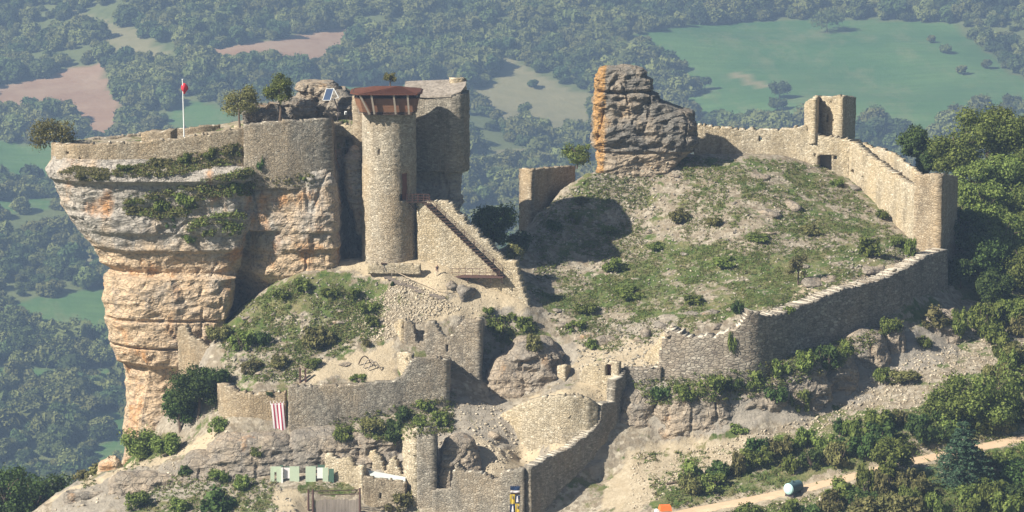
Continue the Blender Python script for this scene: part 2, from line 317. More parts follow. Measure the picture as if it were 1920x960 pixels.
# ------------------------------------------------------------------ castle hill: height field through surveyed points
CP = [  # px, py, Y
 (731, 492, -.8), (650, 502, -.6), (830, 512, -2.8), (900, 560, -4.1), (960, 574, -4.8), (780, 494, -.4), (930, 570, -4.8), (985, 580, -5.2), (780, 540, -4), (850, 560, -5.6), (862, 545, -4), (700, 525, -2.4),
 (780, 580, -7), (760, 602, -9.5), (700, 560, -4), (680, 600, -8), (640, 640, -11), (860, 590, -8), (900, 590, -7),
 (560, 542, -3.4), (500, 580, -3.8), (440, 600, -4), (620, 520, -2.2), (600, 575, -6), (540, 610, -8), (500, 640, -10), (400, 640, -8), (440, 680, -13), (380, 700, -12), (520, 700, -17), (620, 702, -18), (720, 702, -17.5), (600, 655, -12),
 (560, 516, -2.6), (520, 542, -2.2), (470, 565, 0), (655, 486, 3),
 (430, 800, -23.5), (540, 828, -24), (640, 822, -24), (740, 785, -23.5), (835, 775, -23), (480, 720, -19), (600, 718, -19.5), (780, 730, -18),
 (400, 850, -26), (470, 850, -26), (560, 850, -26), (650, 845, -26.2), (740, 830, -26), (560, 885, -28), (480, 880, -28),
 (510, 910, -31), (570, 908, -31), (640, 920, -31.5), (550, 940, -36), (450, 935, -34), (640, 952, -34.5), (730, 955, -33.5), (600, 1012, -38), (700, 1015, -38), (800, 1040, -40), (870, 1050, -41), (950, 1060, -43), (1050, 1060, -47), (460, 985, -40), (350, 985, -38), (250, 985, -37),
 (330, 848, -20), (270, 868, -21), (200, 888, -22), (140, 910, -23), (85, 942, -25), (400, 815, -21), (260, 900, -25), (180, 915, -25.5), (380, 890, -27), (300, 935, -29), (180, 950, -29), (120, 965, -29), (420, 900, -29), (70, 985, -27),
 (300, 855, -13), (235, 878, -13), (350, 820, -15), (160, 920, -12), (100, 960, -12), (50, 985, -14), (30, 1000, -26), (230, 900, -6), (330, 800, -8),
 (100, 1020, 5), (0, 1010, -12), (-60, 1010, -30), (0, 1040, 10), (150, 1100, 20), (-120, 1060, -20),
 (900, 660, -9), (945, 640, -7), (960, 600, -5.5), (1000, 655, -9), (1020, 600, -4), (960, 700, -11), (920, 745, -16), (900, 720, -15.5), (985, 740, -16),
 (1050, 650, -9), (1085, 690, -14), (1060, 720, -16), (1000, 745, -17), (1120, 715, -19), (1100, 741, -23.5), (1060, 740, -24.5), (1020, 744, -23.5), (1066, 860, -29.6), (1100, 845, -28.6), (1012, 874, -27.8), (950, 770, -19), (980, 874, -28), (1020, 884, -31.5), (980, 868, -26.2), (1120, 905, -30),
 (850, 770, -22), (880, 800, -25), (940, 800, -24), (940, 858, -30), (870, 850, -29.5), (830, 880, -32), (920, 885, -34), (850, 830, -27), (960, 888, -33),
 (1150, 668, -14), (1200, 680, -17), (1240, 655, -16), (1200, 620, -10), (1150, 600, -5), (1100, 600, -4), (1080, 560, 2), (1000, 525, 9), (1150, 560, 1), (1240, 590, -7), (1300, 618, -17), (1380, 605, -16), (1340, 590, -10), (1260, 560, -2), (1420, 560, -8), (1450, 576, -14),
 (940, 500, 9), (900, 480, 12), (960, 470, 13), (990, 430, 20), (1010, 400, 26), (1060, 350, 30), (1100, 325, 32), (1040, 500, 13), (1100, 470, 18), (1100, 420, 24), (1180, 410, 25.5), (1200, 360, 30), (1180, 325, 33), (1300, 340, 31), (1300, 295, 37), (1240, 290, 36),
 (1300, 400, 23), (1300, 450, 16), (1300, 510, 7), (1180, 500, 12), (1420, 520, 2), (1400, 460, 11), (1400, 400, 20), (1400, 340, 30), (1400, 294, 39), (1460, 292, 41), (1500, 302, 42), (1540, 318, 42), (1580, 340, 38), (1620, 370, 33), (1660, 405, 27), (1700, 440, 20), (1725, 466, 14), (1560, 380, 28), (1500, 350, 32), (1500, 420, 19), (1520, 480, 9), (1600, 440, 17), (1650, 480, 9), (1690, 480, 9),
 (1600, 528, -4), (1540, 545, -8), (1680, 497, 3), (1500, 535, -3),
 # outside the curtain wall
 (1180, 735, -21), (1210, 740, -22), (1250, 732, -22.5), (1330, 715, -23), (1400, 703, -22.5), (1450, 690, -20.5), (1560, 662, -13.5), (1650, 618, -6), (1740, 578, 3), (1790, 560, 10),
 (1240, 835, -26), (1300, 834, -27), (1380, 815, -26.5), (1450, 805, -26), (1520, 800, -25), (1570, 770, -21), (1620, 735, -17), (1680, 690, -12), (1740, 665, -8), (1800, 655, -4), (1850, 620, 2),
 (1150, 868, -28.5), (1120, 930, -35), (1085, 1005, -41), (1060, 1050, -44), (1185, 880, -32), (1220, 900, -36), (1180, 960, -43), (1300, 880, -34), (1280, 920, -39), (1100, 1020, -50),
 (1400, 855, -32), (1500, 850, -33), (1600, 820, -31), (1700, 780, -27), (1800, 720, -18), (1900, 640, -4), (1900, 700, -14), (1960, 680, -8),
 (1300, 958, -45), (1400, 940, -43.5), (1480, 925, -42), (1600, 895, -39.5), (1690, 868, -37), (1800, 848, -34), (1920, 822, -30), (2020, 790, -25),
 (1400, 990, -50), (1600, 960, -50), (1750, 930, -48), (1900, 960, -52), (2000, 900, -42), (1700, 1020, -60), (1300, 1020, -55), (1920, 1060, -68),
 (1830, 560, 12), (1860, 500, 22), (1920, 470, 30), (1900, 560, 14), (1980, 500, 30), (1850, 400, 36), (1800, 420, 30), (1960, 380, 50), (1800, 350, 48), (1900, 340, 58), (2050, 400, 60), (2050, 600, 10), (1960, 600, 6),
 # behind the castle and the hill
 (940, 520, 26), (900, 560, 30), (960, 520, 36), (1080, 400, 44), (1200, 350, 48), (1350, 330, 54), (1500, 330, 58), (1620, 320, 58), (1720, 340, 60), (1000, 700, 55), (1200, 600, 80), (1500, 560, 90), (1800, 460, 90), (800, 700, 40), (500, 900, 40), (300, 1000, 30), (2000, 500, 90),
 (500, 560, 14), (620, 560, 16), (760, 560, 18), (300, 780, 6), (400, 640, 10), (850, 520, 20),
]
CP = np.array(CP, float); cw = P(CP[:, 0], CP[:, 1], CP[:, 2])
for (x, y, z) in [(-130, -60, -75), (-130, 0, -95), (-130, 60, -120), (-70, 60, -100), (0, 90, -90), (60, 110, -70), (130, 110, -40), (140, 50, -20), (140, 0, -28), (140, -60, -40), (140, -90, -45), (60, -95, -48), (0, -95, -50), (-60, -95, -55), (-100, -90, -62)]:
    cw = np.vstack([cw, [x, y, z]])
def _phi(r): return r
A = np.sqrt(((cw[:, None, :2]-cw[None, :, :2])**2).sum(-1)); nP = len(cw)
Q = np.hstack([np.ones((nP, 1)), cw[:, :2]])
M = np.zeros((nP+3, nP+3)); M[:nP, :nP] = A-np.eye(nP)*.25; M[:nP, nP:] = Q; M[nP:, :nP] = Q.T
sol = np.linalg.solve(M, np.concatenate([cw[:, 2], [0, 0, 0]]))
def base_z(x, y):
    out = np.zeros(len(x))
    for i in range(0, len(x), 20000):
        a, b = x[i:i+20000], y[i:i+20000]
        r = np.sqrt((a[:, None]-cw[None, :, 0])**2+(b[:, None]-cw[None, :, 1])**2)
        out[i:i+20000] = r@sol[:nP]+sol[nP]+sol[nP+1]*a+sol[nP+2]*b
    return out
def edge_drop(x, y): # sink the rim of the hill into the valley
    d = np.maximum.reduce([(-x-85)/20, (x-118)/20, (-y-72)/20, (y-70)/30]); return np.clip(d, 0, 3)**1.3*30
hx = np.concatenate([np.arange(-150, -78, 2.), np.arange(-78, 96, .36), np.arange(96, 165, 2.)]); hy = np.concatenate([np.arange(-120, -52, 2.), np.arange(-52, 50, .36), np.arange(50, 150, 2.)])
X, Yg = np.meshgrid(hx, hy); x, y = X.ravel(), Yg.ravel(); z0 = base_z(x, y)-edge_drop(x, y)
pp = pix(np.stack([x, y, z0], 1))
# what grows or lies where (painted once, from the survey; it belongs to the ground)
VEG = [([(400, 600), (560, 512), (720, 528), (722, 600), (690, 640), (600, 640), (520, 630), (430, 640)], .34),
 ([(560, 590), (640, 580), (640, 640), (560, 640)], -.2), ([(480, 600), (560, 520), (660, 512), (640, 560), (560, 590)], .3),
 ([(440, 640), (560, 660), (700, 660), (560, 715), (430, 715)], .08),
 ([(1000, 560), (1080, 520), (1240, 460), (1400, 470), (1560, 470), (1700, 440), (1720, 480), (1600, 530), (1450, 580), (1350, 600), (1200, 600), (1100, 600), (1040, 580)], .36),
 ([(1000, 400), (1100, 330), (1240, 290), (1300, 400), (1200, 470), (1040, 470)], .08),
 ([(1300, 300), (1540, 300), (1720, 440), (1560, 460), (1300, 420)], .22),
 ([(900, 580), (1000, 600), (1060, 680), (980, 700), (900, 660)], .25),
 ([(1190, 850), (1400, 840), (1560, 780), (1700, 770), (1950, 640), (1950, 820), (1690, 865), (1480, 920), (1240, 965)], .40),
 ([(1300, 975), (1500, 930), (1700, 880), (1950, 825), (1950, 1020), (1300, 1020)], .42),
 ([(200, 900), (420, 890), (520, 930), (520, 1000), (100, 1000)], .15),
 ([(560, 905), (690, 905), (690, 925), (560, 925)], .5),
 ([(150, 880), (330, 810), (330, 850), (150, 920)], .45), ([(1780, 330), (2000, 300), (2000, 620), (1800, 560)], .5),
 ([(1160, 715), (1760, 560), (1760, 640), (1560, 680), (1400, 735), (1220, 735)], .35), ([(1600, 660), (1720, 640), (1700, 700), (1600, 720)], .2), ([(1880, 560), (1960, 540), (1960, 640), (1880, 620)], .3)]
PALE = [([(635, 488), (830, 490), (870, 515), (990, 520), (990, 580), (900, 560), (860, 560), (780, 530), (720, 520), (640, 515)], .95),
 ([(860, 555), (990, 570), (990, 590), (800, 600), (790, 590)], .7), ([(560, 700), (690, 655), (740, 640), (740, 715), (560, 715)], .75),
 ([(960, 760), (1060, 730), (1160, 690), (1160, 720), (1110, 810), (1000, 870), (960, 850), (980, 800)], .95), ([(1080, 640), (1260, 620), (1260, 700), (1080, 700)], .5),
 ([(820, 860), (900, 830), (990, 850), (980, 900), (820, 900)], .6), ([(150, 905), (330, 840), (420, 800), (430, 830), (260, 880), (80, 945)], .85), ([(1180, 840), (1440, 820), (1440, 845), (1200, 960), (1120, 960)], .55), ([(510, 915), (560, 915), (590, 985), (520, 985)], .8), ([(1700, 490), (1500, 545), (1440, 588), (1500, 560), (1720, 500)], .6)]
ROCKY = [([(400, 825), (700, 825), (850, 780), (860, 900), (650, 890), (400, 890)], .8), ([(100, 895), (340, 870), (440, 880), (420, 925), (100, 985)], .7), ([(830, 750), (980, 760), (980, 860), (830, 870)], .7),
 ([(1190, 725), (1560, 665), (1790, 590), (1800, 660), (1560, 775), (1250, 835)], .85), ([(920, 640), (1100, 640), (1060, 730), (920, 740)], .6), ([(1110, 300), (1260, 285), (1180, 345), (1100, 350)], .5), ([(1180, 600), (1300, 590), (1240, 650), (1180, 650)], .5)]
ROAD_PX = [(1180, 985), (1300, 957), (1400, 938), (1480, 921), (1600, 893), (1690, 868), (1800, 846), (1920, 820), (2020, 790)]
p3 = np.stack([x, y, z0], 1)
wob = np.stack([noise(p3/3.0, 51)+.5*noise(p3/1.0, 53), noise(p3/3.0, 52)+.5*noise(p3/1.0, 54)], 1)*16
qx, qy = pp[:, 0]+wob[:, 0], pp[:, 1]+wob[:, 1]
front = y < 46
veg = np.full(len(x), .28); pale = np.zeros(len(x)); rock = np.zeros(len(x))
for poly, v_ in VEG: veg += inpoly(qx, qy, poly)*v_*front
for poly, v_ in PALE: pale = np.maximum(pale, inpoly(qx, qy, poly)*v_*front)
for poly, v_ in ROCKY: rock = np.maximum(rock, inpoly(qx, qy, poly)*v_*front)
gyy, gxx = np.gradient(z0.reshape(X.shape), hy, hx); slope = np.hypot(gxx, gyy).ravel()
rock = np.maximum(rock, np.clip((slope-1.2)/1.0, 0, .8)); veg -= pale*.5+rock*.32; veg[(y > 50) | (x < -75)] = .8
# outcrops and small relief
amp = .28+.5*np.clip(slope-.8, 0, 1.5)+rock*.35-pale*.2
far_s = np.abs(x) < 96
rel = fbm(p3/np.array([4.5, 4.5, 3.]), 6, 61, True)*.75+fbm(p3/1.0, 3, 65)*.42
terr = np.where(rock > .3, (np.abs(((z0*.9+noise(p3/5., 68)*1.2) % 1)-.5)-.25)*.8, 0)
bx = (x > -78) & (x < 96) & (y > -52) & (y < 50)
z1 = z0+np.where(bx, rel*amp*.8+terr*.6, 0)
# the turf lies a little below the top of the near curtain wall, inside it
CR = np.array([P(q[0], q[1], q[2]) for q in CURTAIN]); cc = []
for i in range(len(CR)-1):
    for t in np.linspace(0, 1, 8, endpoint=False): cc.append(CR[i]*(1-t)+CR[i+1]*t)
cc = np.array(cc+[CR[-1]]); near = np.where((y > -27) & (y < 20) & (x > 18) & (x < 72))[0]
dd = np.sqrt((x[near, None]-cc[None, :, 0])**2+(y[near, None]-cc[None, :, 1])**2); am = dd.argmin(1); dm = dd.min(1)
z1[near] = np.where(dm < 7, np.minimum(z1[near], cc[am, 2]-.75+np.maximum(0, dm-2.2)*.55), z1[near])
# the track is cut level into the slope
RW = np.array([P(a, b_, yy) for (a, b_), yy in zip(ROAD_PX, [-50, -45, -43.5, -42, -39.5, -37, -34, -30, -25])])
RC = []
for i in range(len(RW)-1):
    for t in np.linspace(0, 1, 12, endpoint=False): RC.append(RW[i]*(1-t)+RW[i+1]*t)
RC = np.array(RC+[RW[-1]]); near = np.where((y < -15) & (x > 10))[0]
dd = np.sqrt((x[near, None]-RC[None, :, 0])**2+(y[near, None]-RC[None, :, 1])**2); am = dd.argmin(1); dm = dd.min(1)
wt = smooth01((3.2-dm)/1.6); z1[near] = z1[near]*(1-wt)+(RC[am, 2]-.12)*wt; veg[near] -= wt*.5; pale[near] = np.maximum(pale[near], wt*.4)
nx, ny = len(hx), len(hy); gi = np.arange(nx*ny).reshape(ny, nx)
quads = np.stack([gi[:-1, :-1], gi[:-1, 1:], gi[1:, 1:], gi[1:, :-1]], -1).reshape(-1, 4)
hill_v = np.stack([x, y, z1], 1); hill_f = quads
hill = mk('hill_ground', hill_v, hill_f, MATS['hill_ground'], smooth=False, attrs={'veg': veg, 'pale': pale, 'rock': rock}); tag(hill, kind='structure')
hill.data.polygons.foreach_set('use_smooth', np.ones(len(quads), bool))
# dirt track ribbon 4 mm above its bed
T = np.gradient(RC[:, :2], axis=0); T /= np.linalg.norm(T, axis=1)[:, None]; Nn = np.stack([T[:, 1], -T[:, 0]], 1)
rv = []; K = 7
for i, c_ in enumerate(RC):
    for k in range(K):
        o_ = (k/(K-1)-.5)*3.0+(.25*math.sin(i*1.3+k) if k in (0, K-1) else 0); rv.append((c_[0]+Nn[i, 0]*o_, c_[1]+Nn[i, 1]*o_, c_[2]+.05+(.05 if 0 < k < K-1 else -.25)))
rf = [[i*K+k, (i+1)*K+k, (i+1)*K+k+1, i*K+k+1] for i in range(len(RC)-1) for k in range(K-1)]
tag(mk('dirt_track', rv, rf, MATS['road_dirt'], smooth=True), kind='structure')

BVHS = []
BBX = []
def addbvh(v, f):
    BVHS.append(BVHTree.FromPolygons([tuple(a) for a in v], [tuple(int(i) for i in q) for q in f])); q = pix(np.asarray(v)); BBX.append((*q.min(0), *q.max(0)))
addbvh(hill_v, hill_f)
def cast(px, py):
    """surface point seen at a place, with its normal"""
    o = Vector(CAM); d = (V(px, py, 0)-o).normalized(); best = None
    for i, t in enumerate(BVHS):
        bb = BBX[i]
        if px < bb[0] or px > bb[2] or py < bb[1] or py > bb[3]: continue
        h = t.ray_cast(o, d)
        if h[0] is not None and (best is None or h[3] < best[2]): best = (h[0], h[1], h[3], i)
    return best
def ground(x, y):
    h = BVHS[0].ray_cast(Vector((x, y, 200)), Vector((0, 0, -1))); return h[0].z if h[0] is not None else 0

# ------------------------------------------------------------------ rock masses: stacked plan outlines
def catmull(pts, n, closed=False):
    pts = np.asarray(pts, float)
    k = len(pts); out = []
    segs = k if closed else k-1
    for i in range(segs):
        if closed: a, b, c, d = pts[(i-1) % k], pts[i], pts[(i+1) % k], pts[(i+2) % k]
        else: a, b, c, d = pts[max(i-1, 0)], pts[i], pts[i+1], pts[min(i+2, k-1)]
        m_ = n[i] if hasattr(n, '__len__') else n
        for t in np.linspace(0, 1, m_, endpoint=False)[:, None] if False else np.linspace(0, 1, m_, endpoint=False):
            out.append(.5*((2*b)+(-a+c)*t+(2*a-5*b+4*c-d)*t*t+(-a+3*b-3*c+d)*t**3))
    if not closed: out.append(pts[-1])
    return np.array(out)
def loft(name, levels, mat, ds=.35, dz=.3, amp=.5, seed=0, strata=.25, cap='flat', tint=None, orange=None, sharp=False, pillow=1.0, kind=None, parent=None, warp=1.0):
    """levels: list of (z, [(x,y)...]) counter-clockwise seen from above, same point count"""
    levels = sorted(levels, key=lambda l: l[0]); zs = np.array([l[0] for l in levels]); L = np.array([l[1] for l in levels], float)
    zz = np.arange(zs[0], zs[-1]+dz*.5, dz); idx = np.clip(np.searchsorted(zs, zz, 'right')-1, 0, len(zs)-2)
    t = np.clip((zz-zs[idx])/(zs[idx+1]-zs[idx]), 0, 1)[:, None, None]
    R = L[idx]*(1-t)+L[idx+1]*t
    mean = L.mean(0); seg = np.linalg.norm(np.roll(mean, -1, 0)-mean, axis=1); ns = np.maximum(2, (seg/ds).astype(int))
    if sharp:
        rings = [np.concatenate([r[i]+(r[(i+1) % len(r)]-r[i])*np.linspace(0, 1, ns[i], endpoint=False)[:, None] for i in range(len(r))]) for r in R]
    else: rings = [catmull(r, ns, True) for r in R]
    rings = np.array(rings); nz_, nr = rings.shape[:2]
    Z = np.repeat(zz[:, None], nr, 1)
    d = np.roll(rings, -1, 1)-np.roll(rings, 1, 1); nrm = np.stack([d[..., 1], -d[..., 0]], -1); nrm /= np.linalg.norm(nrm, axis=-1)[..., None]+1e-9
    p = np.dstack([rings, Z]).reshape(-1, 3)
    q = p/np.array([3.2, 3.2, 2.2])
    h = -np.abs(fbm(q/1.7, 3, seed))*amp*1.3*pillow+fbm(q*(1+.0*pillow), 5, seed+4, True)*amp*(.35+.5*(1-pillow))+fbm(p/1.0, 3, seed+7)*amp*.22
    zb = p[:, 2]*.85+noise(p/7., seed+9)*1.3*warp
    band = noise(np.stack([zb*0, zb*0, zb], 1)*1.15+3.3, seed+13)*1.6+noise(np.stack([zb*0, zb*0, zb], 1)*3.1+7.3, seed+14)*.6
    h = h+band*strata
    vj = noise(np.stack([p[:, 0], p[:, 1], p[:, 2]*.25], 1)/5.5, seed+17); h -= np.clip(.05-np.abs(vj), 0, 1)*amp*14.0
    fade = np.clip((zz[-1]-Z)/1.0, 0.15, 1).ravel()
    p[:, :2] += nrm.reshape(-1, 2)*(h*fade)[:, None]
    p[:, 2] += (noise(p/2.0+5, seed+19)*.2*amp)*(1 if cap == 'flat' else 1)
    gi = np.arange(nz_*nr).reshape(nz_, nr); r1 = np.roll(gi, -1, 1)
    F = np.stack([gi[:-1], r1[:-1], r1[1:], gi[1:]], -1).reshape(-1, 4)
    # cap: rings shrinking to the centre
    top = p.reshape(nz_, nr, 3)[-1]; cen = top.mean(0); caps = []; base = len(p); vs_ = [p]; prev = gi[-1]; nc = 14
    for k in range(1, nc+1):
        s_ = 1-k/(nc+.3); ring = cen+(top-cen)*s_; ring[:, 2] += noise(ring/2.5, seed+23)*.45*min(1, k/3)+ (math.sqrt(1-s_*s_)*(1.2 if cap == 'dome' else .0))
        cur = base+np.arange(nr); vs_.append(ring); caps.append(np.stack([prev, np.roll(prev, -1), np.roll(cur, -1), cur], -1)); prev = cur; base += nr
    p = np.vstack(vs_); F = np.vstack([F]+caps)
    ce = len(p); p = np.vstack([p, p[prev].mean(0)]); F = np.vstack([F, np.stack([prev, np.roll(prev, -1), np.full(nr, ce), np.full(nr, ce)], -1)[::1]])
    F3 = F.tolist()[:-nr]+[[int(a), int(b_), int(ce)] for a, b_ in zip(prev, np.roll(prev, -1))]
    pxl = pix(p)
    tt = tint(pxl, p) if tint else np.zeros(len(p)); oo = orange(pxl, p) if orange else np.zeros(len(p))
    o = mk(name, p, F3, MATS[mat], parent, False, attrs={'tint': tt, 'orange': oo})
    addbvh(p, F3)
    return o, p, F3
def zof(py, Y=0): return float(P(960, py, Y)[2])
def xof(px, Y): return (px-960)*.08*(1+Y/D)  # horizontal place of a sight line at depth Y (vertical offset ignored)

LV = [ # py, left px, lobe right px, lobe front Y, recess front Y, recess right px, keep right px
 (300, 104, 466, -2.3, -1.5, 616, 878), (310, 102, 468, -2.6, -1.6, 618, 876), (321, 92, 475, -4.4, -2.0, 622, 872), (341, 95, 478, -4.5, -2.6, 626, 866), (348, 105, 474, -3.7, -2.7, 628, 862),
 (402, 122, 470, -3.6, -2.7, 632, 862), (407, 124, 472, -4.1, -3.0, 634, 868), (438, 148, 465, -3.8, -3.0, 634, 855), (443, 154, 458, -3.3, -2.5, 630, 850), (470, 173, 457, -3.2, -2.6, 636, 850), (476, 180, 452, -2.4, -2.0, 630, 848),
 (500, 188, 450, -2.1, -2.0, 632, 848), (512, 206, 442, -1.4, -1.8, 632, 846), (519, 205, 440, -1.8, -1.6, 632, 846), (525, 196, 440, -3.3, -1.4, 632, 846), (560, 191, 434, -3.5, 1.8, 632, 846), (600, 194, 427, -3.3, 3, 632, 846), (603, 197, 424, -2.6, 3, 632, 846), (607, 194, 420, -3.3, 3, 632, 846),
 (652, 203, 414, -2.9, 5, 632, 846), (655, 207, 410, -2.1, 5, 632, 846), (659, 205, 410, -2.8, 5, 632, 846), (686, 217, 400, -2.3, 5, 632, 846), (693, 228, 395, -.9, 5, 632, 846), (722, 232, 378, -.8, 5, 632, 846), (764, 229, 360, -1.2, 5, 632, 846), (810, 226, 350, -1.6, 5, 632, 846), (860, 222, 350, -2.0, 5, 632, 846), (960, 218, 350, -1, 5, 632, 846)]
lev = []
for py, L, C, fY, rY, R3, KR in LV:
    ins = (L-100)*.08; pts = []
    def a(px, Y): pts.append((xof(px, Y), Y))
    lf = fY+2.2
    bk = 15-min(6, ins*.5)
    a(L, lf+3.5); a(L+14, lf+.6); a(L+50, fY+.6); a((L+C)/2-30, fY); a((L+C)/2+50, fY+.1); a(C-30, fY+.3); a(C, fY+2.0)
    a(C+8, rY+1.4 if py < 440 else rY+5.0); a(min(R3-60, C+70), rY+1.0); a(R3-28, rY+1.0); a(R3, rY+2.6); a(R3+8, rY+8.5); a(665, 12.0); a(720, 11); a(780, 9.6); a(KR-14, 9.2); a(KR, 11.3); a(KR-4, 18)
    a(800, 24); a(650, 24); a(500, 22); a(380, 20); a(max(250, L+60), bk+2); a(L+30, bk-1)
    z = zof(py, fY if py > 330 else -2); lev.append((z, pts))
def cliff_tint(px, p):
    t = np.clip((px[:, 1]-470)/160, -.14, .15)+np.where(px[:, 0] < 215, .06, 0)
    t += np.where((px[:, 0] > 470) & (px[:, 0] < 640) & (px[:, 1] > 350), .14, 0); return t
def cliff_orange(px, p):
    o = np.full(len(px), -.05); 
    for (cx, cy, rx, ry, s) in ((200, 390, 18, 25, .22), (165, 390, 14, 18, .16), (560, 372, 80, 16, .22), (520, 440, 70, 60, .10), (250, 560, 60, 60, .05), (330, 640, 120, 40, .06), (250, 760, 30, 90, .12), (440, 475, 30, 12, .2), (590, 480, 50, 20, .10), (640, 270, 40, 40, .2)):
        o += s*np.exp(-((px[:, 0]-cx)/rx)**2-((px[:, 1]-cy)/ry)**2)
    return o
cl, cl_v, cl_f = loft('cliff_rock', lev, 'rock_cliff', ds=.36, dz=.25, amp=.5, seed=100, strata=.055, pillow=.8, tint=cliff_tint, orange=cliff_orange)
tag(cl, kind='structure')

def rockmass(name, rows, mat, seed, ds=.3, dz=.25, amp=.5, strata=.2, cap='dome', tint=None, orange=None, back=None, warp=1.0, pillow=1.0, sq=.6):
    """rows: (py, left px, right px, front Y, back Y) -> rounded plan section"""
    lv = []
    for py, l, r, f, bk in rows:
        cx, w2 = (l+r)/2, (r-l)/2; cy, d2 = (f+bk)/2, (bk-f)/2; pts = []
        for k in range(12):
            t = 2*math.pi*k/12-math.pi*3/4; c_, s_ = math.cos(t), math.sin(t)
            u = math.copysign(abs(c_)**sq, c_); v_ = math.copysign(abs(s_)**sq, s_)
            Y = cy+v_*d2; pts.append((xof(cx+u*w2, Y), Y))
        lv.append((zof(py, f), pts))
    return loft(name, lv, mat, ds, dz, amp, seed, strata, cap, tint, orange, warp=warp, pillow=pillow)
def b_or(px, p): return .5*np.exp(-((px[:, 0]-1124)/12)**2)-.02
def b_ti(px, p): return np.where(px[:, 1] > 285, .3, -.02)+np.where(px[:, 0] > 1200, -.05, .03)
rows = [(126, 1132, 1190, 34, 37), (131, 1122, 1202, 33, 38), (146, 1119, 1208, 32.8, 38.5), (151, 1119, 1216, 32.5, 38.5), (168, 1118, 1218, 32.6, 38.8), (173, 1119, 1214, 33.3, 38.8), (180, 1117, 1226, 32.3, 38.8), (192, 1116, 1230, 32.6, 39), (196, 1116, 1240, 32.4, 39), (204, 1116, 1262, 32.6, 39), (214, 1115, 1290, 32.5, 39.4), (235, 1114, 1294, 32, 39.5), (262, 1114, 1298, 31.8, 40), (281, 1116, 1300, 32, 40), (287, 1126, 1292, 32.8, 40), (300, 1126, 1270, 32.7, 40), (335, 1122, 1250, 32.3, 40), (360, 1112, 1240, 31.6, 40)]
o, _, _ = rockmass('rock_pinnacle', rows, 'rock_boulder', 210, ds=.22, dz=.18, amp=.8, strata=.26, pillow=.3, sq=.35, cap='flat', tint=b_ti, orange=b_or)
tag(o, 'tall jagged rock pinnacle with an orange stained left edge on the hill crest', 'rock')
